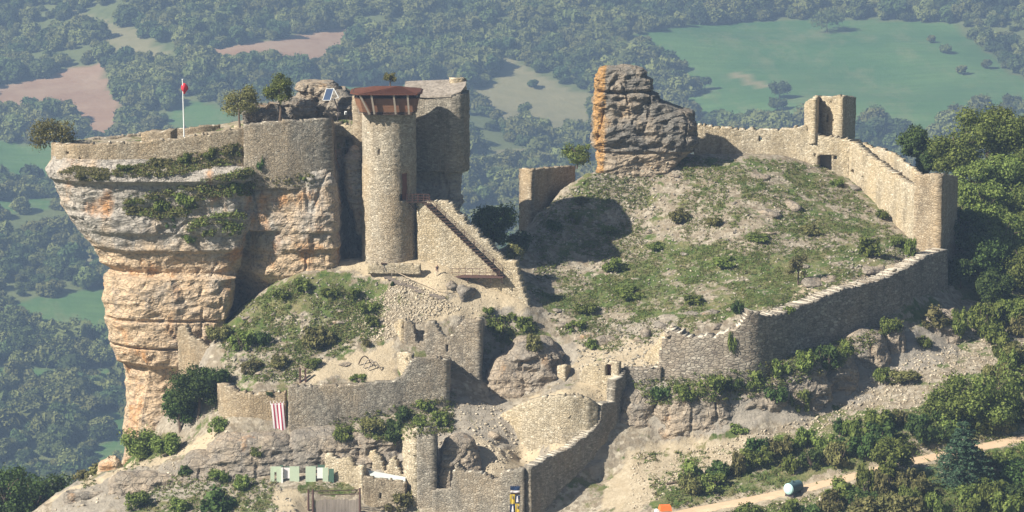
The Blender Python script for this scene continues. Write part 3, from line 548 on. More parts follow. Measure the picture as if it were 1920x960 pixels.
# ------------------------------------------------------------------ masonry
def voxwall(name, rows, mat, thick=1.2, ds=.3, dz=.22, batter=0., holes=(), poly=None, rag=.25, seed=0, parent=None, closed=False, jit=.055, base_drop=.6, capped=False):
    """rows: (px, py top, Y, py base). A wall of stones along a plan line: thick, ragged on top, pierced by its openings."""
    R = [(float(P(r[0], r[1], r[2])[0]), r[2], float(P(r[0], r[1], r[2])[2]), float(P(r[0], r[3], r[2])[2])-base_drop) for r in rows]
    if closed: R.append(R[0])
    R = np.array(R); S = []; 
    for i in range(len(R)-1):
        n = max(1, int(round(np.hypot(*(R[i+1, :2]-R[i, :2]))/ds)))
        S += [R[i]*(1-t)+R[i+1]*t for t in np.linspace(0, 1, n, endpoint=False)]
    S.append(R[-1]); S = np.array(S); n = len(S)
    d = np.diff(S[:, :2], axis=0); L = np.hypot(d[:, 0], d[:, 1])+1e-9; s = np.concatenate([[0], np.cumsum(L)]); d /= L[:, None]
    nn = np.stack([d[:, 1], -d[:, 0]], 1); nv = np.zeros((n, 2)); nv[:-1] += nn; nv[1:] += nn
    if closed: nv[0] = nv[-1] = nn[0]+nn[-1]
    ln = np.linalg.norm(nv, axis=1)[:, None]; nv = nv/ln; mit = np.clip(2/np.where(ln > 1.01, ln, 2*1.0), 1, 1.6); mit = np.where(ln > 1.01, mit, 1)
    z0, z1 = S[:, 3].min(), S[:, 2].max()+.3; nz = int((z1-z0)/dz)+2; zz = z0+np.arange(nz+1)*dz
    cs = (s[:-1]+s[1:])/2; ct = (S[:-1, 2]+S[1:, 2])/2; cb = np.minimum(S[:-1, 3], S[1:, 3]); zc = (zz[:-1]+zz[1:])/2
    q = np.stack([cs/.9, 0*cs+seed*3.7, 0*cs], 1); ct = ct+(noise(q, 71)*.8+noise(q*3.1, 72)*.5)*rag
    solid = (zc[None] <= ct[:, None]) & (zc[None] >= cb[:, None])
    cx = (S[:-1, :2]+S[1:, :2])/2
    pc = pix(np.stack([np.repeat(cx[:, 0:1], nz, 1)+nn[:, 0:1]*thick/2, np.repeat(cx[:, 1:2], nz, 1)+nn[:, 1:2]*thick/2, np.repeat(zc[None], n-1, 0)], -1))
    if poly is not None:
        q3 = np.stack([np.repeat(cs[:, None], nz, 1), np.repeat(zc[None], n-1, 0), 0*pc[..., 0]], -1).reshape(-1, 3)
        wj = (noise(q3/.5+seed, 73)*4*rag).reshape(n-1, nz); solid &= inpoly(pc[..., 0]+wj, pc[..., 1]+wj, poly)
    for h in holes: solid &= ~((pc[..., 0] > h[0]) & (pc[..., 0] < h[2]) & (pc[..., 1] > h[1]) & (pc[..., 1] < h[3]))
    zt = S[:, 2].max()
    def side(sg):
        off = (thick/2*mit+0*zz[None])+(batter*(zt-zz)[None] if sg > 0 else 0)
        x = S[:, 0:1]+nv[:, 0:1]*off*sg; y = S[:, 1:2]+nv[:, 1:2]*off*sg; z = np.repeat(zz[None], n, 0)
        p = np.stack([x, y, z], -1).reshape(-1, 3)
        j = np.stack([noise(p/.42+k*9+seed, 80+k) for k in range(3)], 1)*jit*1.6; j += (noise(p/3.2, 84)*.10)[:, None]*np.repeat(np.append(nv, np.zeros((n, 1)), 1)[:, None], nz+1, 1).reshape(-1, 3)*sg
        if closed: j.reshape(n, nz+1, 3)[-1] = j.reshape(n, nz+1, 3)[0]
        return p+j
    F_, B_ = side(1), side(-1); M_ = n*(nz+1); v = np.vstack([F_, B_]); idx = np.arange(M_).reshape(n, nz+1)
    sp = np.pad(solid, 1)
    if closed: sp[0, :] = sp[-2, :]; sp[-1, :] = sp[1, :]
    I, J = np.where(solid); faces = []; uvs = []
    def emit(a, b, c, d_, ua): faces.append(np.stack([a, b, c, d_], 1)); uvs.append(ua)
    fi = lambda i, j: idx[i, j]; bi = lambda i, j: idx[i, j]+M_
    U = lambda i, j, o=0.: np.stack([s[i]+o, zz[j]], 1)
    emit(fi(I, J), fi(I+1, J), fi(I+1, J+1), fi(I, J+1), np.stack([U(I, J), U(I+1, J), U(I+1, J+1), U(I, J+1)], 1))
    emit(bi(I+1, J), bi(I, J), bi(I, J+1), bi(I+1, J+1), np.stack([U(I+1, J, 50), U(I, J, 50), U(I, J+1, 50), U(I+1, J+1, 50)], 1))
    def cross(i, j, t): return np.stack([s[i], zz[j]+t], 1)
    for di, dj in ((0, 1), (0, -1), (1, 0), (-1, 0)):
        k = ~sp[I+1+di, J+1+dj]; i, j = I[k], J[k]
        if dj == 1: t0, ntop = sum(len(a_) for a_ in faces), len(i)
        if dj == 1: emit(fi(i, j+1), fi(i+1, j+1), bi(i+1, j+1), bi(i, j+1), np.stack([cross(i, j, 30), cross(i+1, j, 30), cross(i+1, j, 30+thick), cross(i, j, 30+thick)], 1))
        if dj == -1: emit(fi(i+1, j), fi(i, j), bi(i, j), bi(i+1, j), np.stack([cross(i+1, j, 30), cross(i, j, 30), cross(i, j, 30+thick), cross(i+1, j, 30+thick)], 1))
        if di == 1: emit(fi(i+1, j), bi(i+1, j), bi(i+1, j+1), fi(i+1, j+1), np.stack([U(i+1, j), U(i+1, j, thick), U(i+1, j+1, thick), U(i+1, j+1)], 1))
        if di == -1: emit(bi(i, j), fi(i, j), fi(i, j+1), bi(i, j+1), np.stack([U(i, j, thick), U(i, j), U(i, j+1), U(i, j+1, thick)], 1))
    srn = np.random.RandomState(int(seed)+1); F = np.vstack(faces); uv = np.vstack([u.reshape(-1, 2) for u in uvs])
    used = np.unique(F); rm = np.full(len(v), -1); rm[used] = np.arange(len(used)); v = v[used]; F = rm[F]
    o = mk(name, v, F, MATS[mat] if isinstance(mat, str) else mat, parent, uv=uv)
    if ntop: o.data.materials.append(MATS['sunlit_cap']); mi = np.zeros(len(F), np.int32); mi[t0:t0+ntop] = (srn.rand(ntop) < (.68 if capped else .12)); o.data.polygons.foreach_set('material_index', mi)  # top faces painted paler, imitating sunlight on the mortar capping
    addbvh(v, F); return o
def wall(label, cat, *a, group=None, name='stone_wall', **k):
    o = voxwall(name, *a, **k); return tag(o, label, cat, group, 'thing')

# plateau inside the ramparts
gx = np.arange(-72, -18, .6); gy = np.arange(-1, 24, .6); X, Yg = np.meshgrid(gx, gy); a, b = X.ravel(), Yg.ravel()
outl = np.array(lev[0][1]) if lev[0][0] > lev[-1][0] else np.array(sorted(lev, key=lambda l: l[0])[-1][1]); cen = outl.mean(0)
ins = [tuple(cen+(q-cen)*(1-1.1/np.linalg.norm(q-cen))) for q in outl]
hz = np.interp(a, [-72, -50, -42, -38, -18], [15.6, 16.4, 17.6, 18.9, 18.6])+fbm(np.stack([a, b, 0*a], 1)/3, 4, 90)*.25+np.clip(b-8, 0, 20)*.02
hz = np.where(inpoly(a, b, ins), hz, 13.0)
k = np.arange(len(a)).reshape(X.shape); F = np.stack([k[:-1, :-1], k[:-1, 1:], k[1:, 1:], k[1:, :-1]], -1).reshape(-1, 4)
keepm = inpoly(a, b, ins)[F].any(1); F = F[keepm]; v = np.stack([a, b, hz], 1)
o = mk('plateau_ground', v, F, MATS['hill_ground'], smooth=True, attrs={'veg': np.full(len(a), .35), 'pale': np.full(len(a), .3), 'rock': np.full(len(a), .1)}); tag(o, kind='structure'); addbvh(v, F); plateau_b = BVHS[-1]

# --- ramparts on the cliff
wall('pale curved rampart wall capping the overhanging cliff at the far left', 'rampart', [(107, 271, 7, 322), (104, 270, 4, 322), (112, 270, 1.2, 330), (140, 270, -.6, 332), (200, 268, -1.5, 330), (270, 265, -1.6, 325), (330, 259, -1.6, 320), (400, 248, -1.6, 318), (440, 241, -1.4, 318), (466, 236, -1.0, 325)], 'stone_warm', thick=1.3, rag=.3, seed=1, name='rampart_wall', holes=[(124, 283, 129, 290), (149, 295, 153, 301)])
wall('broad grey masonry wall above the orange cliff, left of the round tower', 'rampart', [(458, 236, -1.6, 300), (476, 231, -1.7, 342), (540, 226, -1.1, 345), (600, 223, .2, 346), (613, 222, .7, 346), (617, 224, 9.5, 340)], 'stone_grey', thick=1.2, batter=.05, rag=.12, seed=2, name='rampart_wall')
wall('low dark inner parapet along the back edge of the left plateau', 'parapet', [(130, 267, 10, 290), (180, 260, 12, 288), (210, 256, 12.5, 288), (272, 249, 14, 285)], 'stone_grey', thick=.8, seed=3, name='parapet')
wall('short square block of pale wall just left of the flagpole', 'parapet', [(270, 247, 9, 275), (327, 243, 8.2, 275)], 'stone_warm', thick=3.2, seed=4, rag=.15, name='parapet')
wall('pale back parapet between the flagpole and the two small trees', 'parapet', [(325, 242, 14, 268), (380, 236, 14, 266), (412, 232, 15, 262)], 'stone_warm', thick=.9, seed=5, name='parapet')
wall('low crumbled wall at the foot of the olive-coloured tree on the plateau', 'parapet', [(428, 241, 11, 262), (460, 236, 10, 258), (480, 232, 10, 256)], 'stone_pale', thick=.9, rag=.6, seed=6, name='parapet')

# --- round tower with its timber gallery
rt = empty('round_tower', V(731, 495, 3.5), 0, 'tall round stone tower topped by a red-brown timber gallery', 'tower')
def at_parent(o, par):
    o.parent = par; o.matrix_parent_inverse = par.matrix_world.inverted() if False else o.matrix_parent_inverse; o.location = o.location-Vector(par.location); return o
def ring_rows(px, Y, r, pyt, pyb, n=28):
    out = []
    x0 = P(px, (pyt+pyb)/2, Y)[0]
    for k_ in range(n):
        t = 2*math.pi*k_/n+math.pi/2; X_, Y_ = x0+r*math.cos(t), Y+r*math.sin(t)
        zt, zb = P(px, pyt, Y-r)[2], P(px, pyb, Y-r)[2]
        a_ = pix(np.array([X_, Y_, zt])); b_ = pix(np.array([X_, Y_, zb])); out.append((a_[0], a_[1], Y_, b_[1]))
    return out
tw = voxwall('tower_wall', ring_rows(730, 3.5, 3.55, 212, 500), 'stone_tower', thick=.9, batter=.012, rag=.05, seed=7, closed=True, jit=.045, holes=[(708, 278, 712, 289), (752, 324, 764, 376)])
at_parent(tw, rt)
mb = MB()
for z_ in (0, ): 
    c_ = P(730, 222, 0); mb.bar((c_[0], 3.5, c_[2]-1.0), (c_[0], 3.5, c_[2]), 3.4, 24)
o = mb.build('tower_floor', MATS['wood_dark']); at_parent(o, rt)
# black filler in place of the inner shade, so the openings read as openings
mb = MB(); c_ = P(730, 400, 0); mb.bar((c_[0], 3.5, c_[2]-8), (c_[0], 3.5, c_[2]+16), 2.7, 16); o = mb.build('tower_shade_fill', MATS['shade_black']); at_parent(o, rt)
# gallery: a box flaring upward, chamfered corners
def gal_ring(l, r, py, yf, yb, ch=1.6):
    z = float(P(730, py, yf)[2]); xl, xr = float(P(l, py, yf)[0]), float(P(r, py, yf)[0])
    return [(xl+ch, yf, z), (xr-ch*.55, yf, z), (xr, yf+ch*1.3, z), (xr, yb-ch, z), (xr-ch, yb, z), (xl+ch, yb, z), (xl, yb-ch, z), (xl, yf+ch*1.2, z)]
gb, gt = gal_ring(671, 780, 211, -1.15, 4.8, .8), gal_ring(661, 788, 175, -1.75, 5.0, .8)
gp = empty('timber_gallery', (0, 0, 0)); gp.parent = rt; gp.location = -Vector(rt.location)
m, nt, b = newmat('gallery_boards', .75); g = N(nt); ob = g.coords('Object')
pl = g.noise(g.map(ob, (.4, .4, 9)), 1, 3, .6); seam = g.math('FRACT', g.math('MULTIPLY', g.n('ShaderNodeSeparateXYZ').outputs[2], 1)) if False else None
sx = g.n('ShaderNodeSeparateXYZ'); g.l(ob, sx.inputs[0]); fr = g.math('FRACT', g.math('MULTIPLY', sx.outputs[2], 4.2))
c = g.mix(pl, (.13, .062, .038), (.29, .155, .09)); c = g.mix(g.ramp(fr, [(0, .75), (.12, 0)]), c, (.05, .025, .02)); g.l(c, b.inputs['Base Color'])
mb = MB()
for i in range(8):
    j = (i+1) % 8; A_, B_, C_, D_ = [Vector(q) for q in (gb[i], gb[j], gt[j], gt[i])]
    up = .74 if i != 1 else .74
    C2, D2 = B_.lerp(C_, up), A_.lerp(D_, up); cen = Vector((sum(q[0] for q in gb)/8, sum(q[1] for q in gb)/8, 0)); 
    def inn(q, t=.12): w_ = (cen-Vector((q.x, q.y, 0))).normalized()*t; return q+w_
    mb.hexa([A_, B_, inn(B_), inn(A_), D2, C2, inn(C2), inn(D2)])
mb.build('board_panel', m, gp)
mb = MB()
for r_, h_ in ((gb, .16), (gt, .18), ([tuple(Vector(a_).lerp(Vector(b_), .74)) for a_, b_ in zip(gb, gt)], .1)):
    for i in range(8): mb.bar(r_[i], r_[(i+1) % 8], h_*.6, 4)
mb.bar((gb[0][0], -1.1, gb[0][2]-.25), (gb[1][0], -1.1, gb[0][2]-.25), .13, 4)
mb.build('beam', MATS['wood_dark'], gp)
for px_b, px_t in ((674, 668), (693, 674), (702, 696), (742, 738), (767, 764), (777, 783)):
    mb = MB(); A_, B_ = V(px_b, 214, -1.55+(1.2 if px_b in (674, 777) else 0)), V(px_t, 177, -2.12+(1.6 if px_b in (674, 777) else 0)); mb.bar(A_, B_, .19, 4); mb.build('post', MATS['wood_post'], gp)
# roof: low hipped cone of planks, orange-brown
m, nt, b = newmat('roof_red', .8); g = N(nt); ob = g.coords('Object')
c = g.mix(g.noise(g.map(ob, (3, .5, 1)), 1.4, 4, .7), (.06, .027, .023), (.16, .062, .036)); g.l(c, b.inputs['Base Color'])
er = gal_ring(655, 791, 176.5, -2.4, 5.4, 1.3); ap = Vector((float(P(728, 165, 5)[0]), 1.5, er[0][2]+.75)); ap2 = ap+Vector((1.9, 0, 0)); ap1 = ap-Vector((1.9, 0, 0))
vv = [Vector(q) for q in er]+[q-Vector((0, 0, .16)) for q in map(Vector, er)]+[ap1, ap2]; ff = []
for i in range(8):
    j = (i+1) % 8; top = 16 if vv[i].x+vv[j].x < 2*ap.x else 17
    ff += [[i, j, top], [8+i, 8+j, j, i]]
ff += [[8+i for i in range(8)][::-1], [1, 17, 16][::-1] if False else [0, 1, 17, 16][1:] if False else [16, 17, 5]]
vv2 = vv; mk('roof', vv2, ff+[[0, 1, 17], [0, 17, 16]], m, gp)
# door and platform of the tower
dr = empty('tower_door', (0, 0, 0)); dr.parent = rt; dr.location = -Vector(rt.location)
MB().box(V(759, 350, .85), (.95, .15, 4.1), .55).build('door_leaf', MATS['wood_red'], dr)

# --- keep behind the round tower
kp = empty('keep', V(820, 305, 12), 0, 'square stone keep with a sloping slab roof behind the round tower', 'tower')
o = voxwall('keep_wall', [(776, 180, 9.2, 314), (800, 180, 8.7, 314), (850, 178, 6.8, 314), (862, 176, 7.1, 314), (869, 174, 9.3, 312), (872, 170, 13.3, 310), (780, 170, 14.3, 310), (770, 172, 10.8, 310)], 'stone_grey', thick=1.3, rag=.1, seed=8, closed=True); at_parent(o, kp)
q = [V(756, 176, 8.8), V(800, 180, 7.8), V(846, 178, 6.1), V(864, 172, 6.7), V(873, 160, 10.2), V(874, 148, 14.4), V(845, 149, 15), V(760, 152, 15)]
v = [tuple(a_) for a_ in q]+[(a_.x, a_.y, a_.z-.3) for a_ in q]; ff = [[0, 1, 7], [1, 2, 6, 7], [2, 3, 6], [3, 4, 6], [4, 5, 6]]+[[8+i, 8+(i+1) % 8, (i+1) % 8, i] for i in range(8)]+[[15, 14, 13, 12, 11, 10, 9, 8]]
m, nt, b = newmat('slab_roof', .9); g = N(nt); ob = g.coords('Object')
vo = g.vor(g.map(ob, (3, 2.2, 3)), 1, 'F1', 'Color'); sc_ = g.n('ShaderNodeSeparateColor'); g.l(vo, sc_.inputs[0])
c = g.mix(sc_.outputs[0], (.19, .165, .14), (.33, .29, .25)); g.l(c, b.inputs['Base Color']); g.bump(sc_.outputs[0], .7, .08, b)
o = mk('roof', v, ff, m); at_parent(o, kp)
o = voxwall('turret', [(846, 146, 13.4, 165), (852, 145, 12.8, 165), (866, 145, 13, 165), (871, 148, 15, 165)], 'stone_pale', thick=.7, rag=.2, seed=9); at_parent(o, kp)
wall('narrow pale buttress wall rising behind the left side of the round tower', 'buttress', [(664, 180, 7.6, 300), (668, 180, 7.0, 400), (700, 180, 6.4, 400)], 'stone_warm', thick=.8, rag=.1, seed=10, name='buttress')
wall('thin footwall bridging the dark cleft between the grey rampart and the round tower', 'wall', [(610, 234, 10.5, 252), (640, 236, 10, 246), (672, 232, 9, 252)], 'stone_pale', thick=1.0, rag=.5, seed=11)

# --- wall carrying the long timber stair
swp = [(783, 378), (838, 378), (846, 382), (858, 400), (868, 406), (876, 420), (892, 430), (902, 446), (916, 452), (926, 470), (938, 478), (948, 490), (967, 490), (975, 520), (992, 575), (995, 660), (783, 660)]
wall('bright triangular masonry wall beneath the long wooden stair', 'wall', [(781, 370, 2.0, 520), (870, 370, 0, 560), (960, 370, -2.1, 600), (996, 370, -2.9, 610)], 'stone_pale', thick=1.6, poly=swp, rag=.35, seed=12, batter=.0)
# --- wall on the hill's left brow
wall('isolated square-ended wall on the left brow of the hill, below the pinnacle', 'wall', [(978, 316, 31, 425), (997, 317, 28, 432), (1030, 314, 32, 405), (1074, 311, 40, 380)], 'stone_warm', thick=1.0, rag=.12, seed=13)
# --- far curtain wall, its tower and the wall coming back to the corner tower
wall('long pale curtain wall running along the crest right of the pinnacle', 'curtain wall', [(1302, 232, 47, 300), (1400, 242, 46, 300), (1490, 241, 44.5, 310), (1512, 232, 43.8, 320), (1530, 252, 43, 330), (1600, 262, 40.5, 375), (1622, 282, 36.5, 385), (1650, 305, 31.5, 420), (1700, 340, 21.5, 470), (1726, 352, 16, 500)], 'stone_pale', thick=1.8, rag=.4, seed=14, name='curtain_wall', holes=[(1534, 291, 1558, 322), (1526, 286, 1531, 294), (1563, 292, 1568, 300), (1595, 318, 1600, 328), (1615, 330, 1620, 342), (1424, 256, 1428, 264)])
wall('ragged outer parapet behind the wall climbing to the square corner tower', 'parapet', [(1602, 262, 44.5, 300), (1640, 276, 39.5, 330), (1680, 290, 32.5, 350), (1700, 306, 28, 370), (1726, 326, 21.5, 380)], 'stone_pale', thick=.9, rag=.7, seed=15, name='parapet')
ht = empty('watchtower_ruin', V(1555, 258, 44), 0, 'roofless square watchtower ruin rising from the crest wall', 'tower')
o = voxwall('side_wall', [(1512, 194, 44.5, 262), (1520, 187, 43, 262), (1528, 184, 42, 262), (1533, 181, 46.5, 262)], 'stone_pale', thick=.8, rag=.3, seed=16); at_parent(o, ht)
o = voxwall('main_wall', [(1533, 181, 47.5, 262), (1545, 181, 45.5, 262), (1578, 180, 42.6, 265), (1600, 181, 49, 262)], 'stone_pale', thick=.9, rag=.35, seed=17, holes=[(1548, 215, 1553, 228), (1560, 222, 1564, 227), (1556, 190, 1560, 195)]); at_parent(o, ht)
ct = wall('square corner tower at the right end of the castle walls, its side in deep shade', 'tower', [(1724, 327, 14.5, 520), (1762, 325, 12, 570), (1788, 331, 21, 560), (1752, 331, 25, 520)], 'stone_warm', thick=1.3, rag=.08, seed=18, closed=True, name='corner_tower')
q = MB(); q.box(V(1546, 306, 44.5), (3.2, .3, 4.2), -.6); q.build('niche_back', MATS['stone_grey'], bpy.data.objects['curtain_wall'])
# --- near curtain wall
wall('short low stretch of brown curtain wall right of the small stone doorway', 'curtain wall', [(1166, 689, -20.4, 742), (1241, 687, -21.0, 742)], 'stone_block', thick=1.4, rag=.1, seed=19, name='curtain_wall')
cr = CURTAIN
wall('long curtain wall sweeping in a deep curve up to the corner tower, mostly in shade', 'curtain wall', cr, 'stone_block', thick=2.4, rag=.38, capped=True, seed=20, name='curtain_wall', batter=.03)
wall('broken stub of pale wall stepping uphill behind the start of the curved curtain wall', 'wall', [(1214, 664, -16.5, 690), (1232, 648, -18, 690), (1250, 622, -19.6, 690), (1262, 613, -20.2, 690)], 'stone_pale', thick=1.4, rag=.4, seed=21)
# --- lower ward
wall('grey front wall of the lower ward with a jagged bite in its top', 'curtain wall', [(812, 918, -35.2, 1030), (848, 914, -35.8, 1030), (856, 870, -36, 1030), (872, 882, -36.4, 1030), (905, 885, -37, 1030), (924, 896, -37.3, 1030), (936, 897, -37.6, 1030), (944, 882, -37.8, 1030), (985, 878, -38.5, 1030)], 'stone_grey', thick=1.5, rag=.2, seed=22, name='curtain_wall')
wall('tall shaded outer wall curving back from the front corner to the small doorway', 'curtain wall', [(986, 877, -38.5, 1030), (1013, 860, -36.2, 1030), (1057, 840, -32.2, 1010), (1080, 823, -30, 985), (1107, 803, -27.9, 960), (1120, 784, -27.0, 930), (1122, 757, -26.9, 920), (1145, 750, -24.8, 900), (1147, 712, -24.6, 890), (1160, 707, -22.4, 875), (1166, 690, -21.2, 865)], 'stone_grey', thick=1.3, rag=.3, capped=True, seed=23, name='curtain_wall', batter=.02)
wall('bright inner retaining wall of pale masonry inside the curving shaded wall', 'retaining wall', [(945, 776, -21.5, 850), (985, 755, -24.6, 870), (1015, 744, -26.2, 880), (1060, 741, -27.4, 880), (1100, 745, -27.6, 880), (1118, 754, -27.0, 870)], 'stone_pale', thick=1.4, rag=.15, seed=24, name='retaining_wall')
wall('pale wall pierced by a small dark doorway at the head of the lower ward', 'wall', [(1090, 700, -18.6, 740), (1104, 684, -19.4, 745), (1122, 677, -20.2, 750), (1163, 677, -21.6, 760)], 'stone_pale', thick=1.0, rag=.12, seed=25, holes=[(1133, 684, 1144.5, 705)])
q = MB(); q.box(V(1139, 695, -19.6), (1.6, .2, 2.4)); q.build('door_leaf', MATS['wood_red'], bpy.data.objects['stone_wall'] if False else [o_ for o_ in bpy.data.objects if o_.get('label', '').startswith('pale wall pierced')][0])
wall('squat square masonry pillar standing alone in the lower ward', 'pillar', [(1050, 686, -14.5, 735), (1059, 684, -15.2, 740), (1066, 686, -14, 735), (1058, 686, -13.2, 735)], 'stone_pale', thick=.7, rag=.15, seed=26, closed=True, name='stone_pillar')
wall('small open-fronted stone block on the ledge above the retaining wall', 'stone block', [(1062, 741, -25.6, 760), (1076, 739, -26, 760), (1096, 742, -26.2, 760)], 'stone_pale', thick=1.0, rag=.2, seed=27, name='stone_block', holes=[(1063, 744, 1070, 754)])
# --- outworks
wall('buff end of the lower terrace wall, left of the striped banner', 'wall', [(417, 722, -15, 800), (415, 719, -18.6, 805), (426, 720, -20.4, 815), (436, 724, -21, 820), (446, 731, -21.5, 825), (470, 737, -22, 830), (505, 735, -22.1, 835), (537, 733, -22.2, 840)], 'stone_warm', thick=1.2, rag=.2, seed=28, name='terrace_wall')
wall('long grey terrace wall right of the striped banner, stepping up to a square corner', 'wall', [(540, 722, -22.8, 845), (600, 723, -22.7, 845), (680, 719, -22.5, 840), (735, 713, -22.2, 830), (752, 708, -22.0, 820), (762, 692, -21.9, 815), (772, 673, -21.8, 810), (803, 669, -21.6, 800), (835, 671, -21.4, 800), (838, 673, -13.5, 770)], 'stone_grey', thick=1.2, rag=.16, seed=29, name='terrace_wall')
ch = empty('ruined_chapel', V(815, 720, -13), 0, 'ruined roofless chapel with a round breach in its grey front wall', 'ruin')
o = voxwall('front_wall', [(800, 606, -12.9, 740), (803, 600, -13, 740), (813, 600, -13.2, 745), (822, 610, -13.4, 745), (828, 624, -13.6, 745), (838, 631, -13.7, 745), (850, 628, -13.9, 745), (858, 614, -14, 748), (868, 601, -14.2, 750), (897, 597, -14.6, 755), (901, 600, -8, 735)], 'stone_grey', thick=1.1, rag=.16, seed=30, holes=[(835.5, 646, 839.5, 660)]); at_parent(o, ch)
o = voxwall('broken_wall', [(758, 597, -12.2, 700), (774, 602, -12.4, 700), (778, 610, -12.45, 700), (780, 641, -12.5, 700), (796, 641, -12.7, 700), (799, 610, -12.8, 700), (801, 606, -12.9, 700)], 'stone_grey', thick=.9, rag=.2, seed=31); at_parent(o, ch)
o = voxwall('side_wall', [(727, 640, -6.4, 720), (733, 628, -8, 725), (745, 606, -10.2, 730), (757, 597, -12.2, 735)], 'stone_pale', thick=.9, rag=.25, seed=32, holes=[(738, 658, 743, 697)]); at_parent(o, ch)
wall('low pale wall stub in front of the chapel, pierced by a round hole', 'wall', [(748, 662, -15.5, 720), (760, 660, -17.5, 725), (772, 664, -20.4, 725)], 'stone_pale', thick=.8, rag=.25, seed=33, holes=[(760, 672, 765, 680)])
wall('rough rubble wall wedged between the rock pillar and the green slope', 'wall', [(336, 613, -5, 700), (352, 610, -5.6, 700), (358, 628, -6, 700), (378, 637, -6.8, 700), (392, 650, -7.4, 700), (412, 662, -8.6, 700)], 'stone_warm', thick=1.0, rag=.4, seed=34)
fr_ = empty('wall_fragment', V(787, 960, -33), 0, 'tall slender wall fragment standing at the bottom centre, its left side painted paler for sunlight', 'wall fragment'); fr_['kind'] = 'thing'
o = voxwall('grey_face', [(783, 800, -34.4, 1020), (795, 801, -34.6, 1025), (811, 802, -34.9, 1030), (813, 803, -31.5, 1010)], 'stone_grey', thick=1.1, rag=.2, seed=35); at_parent(o, fr_)
o = voxwall('sunlit_broken_side', [(763, 806, -30, 1010), (770, 800, -31.6, 1012), (777, 804, -33.0, 1015), (783, 800, -34.5, 1020)], 'stone_pale', thick=1.3, rag=.6, seed=135, jit=.16); at_parent(o, fr_)  # broken left face in a paler stone, its sunlight put into the colour
wall('warm sunlit wall with a stepped broken top beside the green booths', 'wall', [(612, 852, -28.6, 925), (622, 848, -29, 925), (634, 862, -29.6, 925), (655, 856, -30.4, 925), (668, 872, -31, 925), (683, 874, -32, 925)], 'stone_pale', thick=.8, rag=.4, seed=36)
wall('pair of crumbling pale wall stubs above the slanting grey sheet', 'wall', [(692, 846, -27.5, 905), (702, 845, -28.6, 905), (716, 858, -29, 905), (722, 878, -29.2, 905), (728, 884, -29.4, 905), (732, 858, -29.6, 905), (742, 856, -29.8, 905), (750, 884, -30.2, 905), (760, 890, -30.4, 905)], 'stone_pale', thick=.8, rag=.5, seed=37)
wall('low masonry wall with one arrow slit under the slanting grey sheet', 'wall', [(682, 893, -33, 1010), (720, 897, -33.4, 1010), (762, 903, -33.8, 1010)], 'stone_warm', thick=.8, rag=.12, seed=38, holes=[(712, 924, 716, 936)])
wall('low rough retaining wall below the tower door, holding up the terrace', 'retaining wall', [(690, 495, -2.2, 505), (730, 494, -2.4, 505), (789, 495, -2.8, 505)], 'stone_pale', thick=.8, rag=.15, seed=39, name='retaining_wall')
# ------------------------------------------------------------------ vegetation
rng = np.random.RandomState(5)
def leaves(cen, rad, n, size, seed, flat=.8, shell=.55, up=.25):
    """n small leaf faces spread through ellipsoid lobes: arrays of vertices and quads"""
    r = np.random.RandomState(seed); cen = np.asarray(cen, float); rad = np.asarray(rad, float)
    if rad.ndim == 1: rad = np.repeat(rad[:, None], 3, 1)*np.array([1, 1, flat])
    wv = rad.prod(1)**.67; k = r.choice(len(cen), n, p=wv/wv.sum())
    d = r.normal(size=(n, 3)); d /= np.linalg.norm(d, axis=1)[:, None]
    rr = (shell+(1-shell)*r.rand(n))*(1+.12*r.normal(size=n)); c = cen[k]+d*rad[k]*rr[:, None]
    nrm = d*.9+r.normal(size=(n, 3))*.6+np.array([0, 0, up]); nrm /= np.linalg.norm(nrm, axis=1)[:, None]
    t = np.cross(nrm, r.normal(size=(n, 3))); t /= np.linalg.norm(t, axis=1)[:, None]; b = np.cross(nrm, t)
    s_ = size*(.6+.8*r.rand(n))[:, None]; a = .55+.35*r.rand(n)[:, None]
    v = np.stack([c-t*s_, c-b*s_*a+nrm*s_*.15, c+t*s_, c+b*s_*a+nrm*s_*.15], 1).reshape(-1, 3)
    return v, np.arange(4*n).reshape(n, 4)
def lobes(n, R, H, seed, spread=.6, z0=.0):
    r = np.random.RandomState(seed); c = []; rd = []
    for i in range(n):
        t = r.rand()*2*math.pi; q = math.sqrt(r.rand())*R*spread; zz_ = z0+H*(.25+.6*r.rand())*(1-.35*(q/R)**2)
        c.append((q*math.cos(t), q*math.sin(t), zz_)); s_ = R*(.34+.24*r.rand()); rd.append((s_, s_, min(s_*.85, H*.42)))
    return c, np.array(rd)
def mesh_only(name, v, f, mat):
    o = mk(name, v, f, MATS[mat]); me = o.data; bpy.data.objects.remove(o); return me
def branch_mesh(name, H, R, r0, seed, lean=0, nb=6, z1=.5):
    rr = random.Random(seed); mb = MB(); p = Vector((0, 0, -.4)); q = Vector((lean, 0, H*z1)); mid = p.lerp(q, .5)+Vector((rr.uniform(-.1, .1), rr.uniform(-.1, .1), 0))*H*.3
    mb.bar(p, mid, r0, 7, r0*.8); mb.bar(mid, q, r0*.8, 7, r0*.55)
    for i in range(nb):
        t = 2*math.pi*i/nb+rr.random(); a = mid.lerp(q, rr.uniform(.3, 1)); e = Vector((math.cos(t)*R*.6, math.sin(t)*R*.6, H*rr.uniform(.6, .85))); m_ = a.lerp(e, .5)+Vector((0, 0, H*.03))
        mb.bar(a, m_, r0*.45, 5, r0*.3); mb.bar(m_, e, r0*.3, 5, r0*.1)
    return mesh_only(name, mb.v, mb.f, 'bark')
BUSH = {}
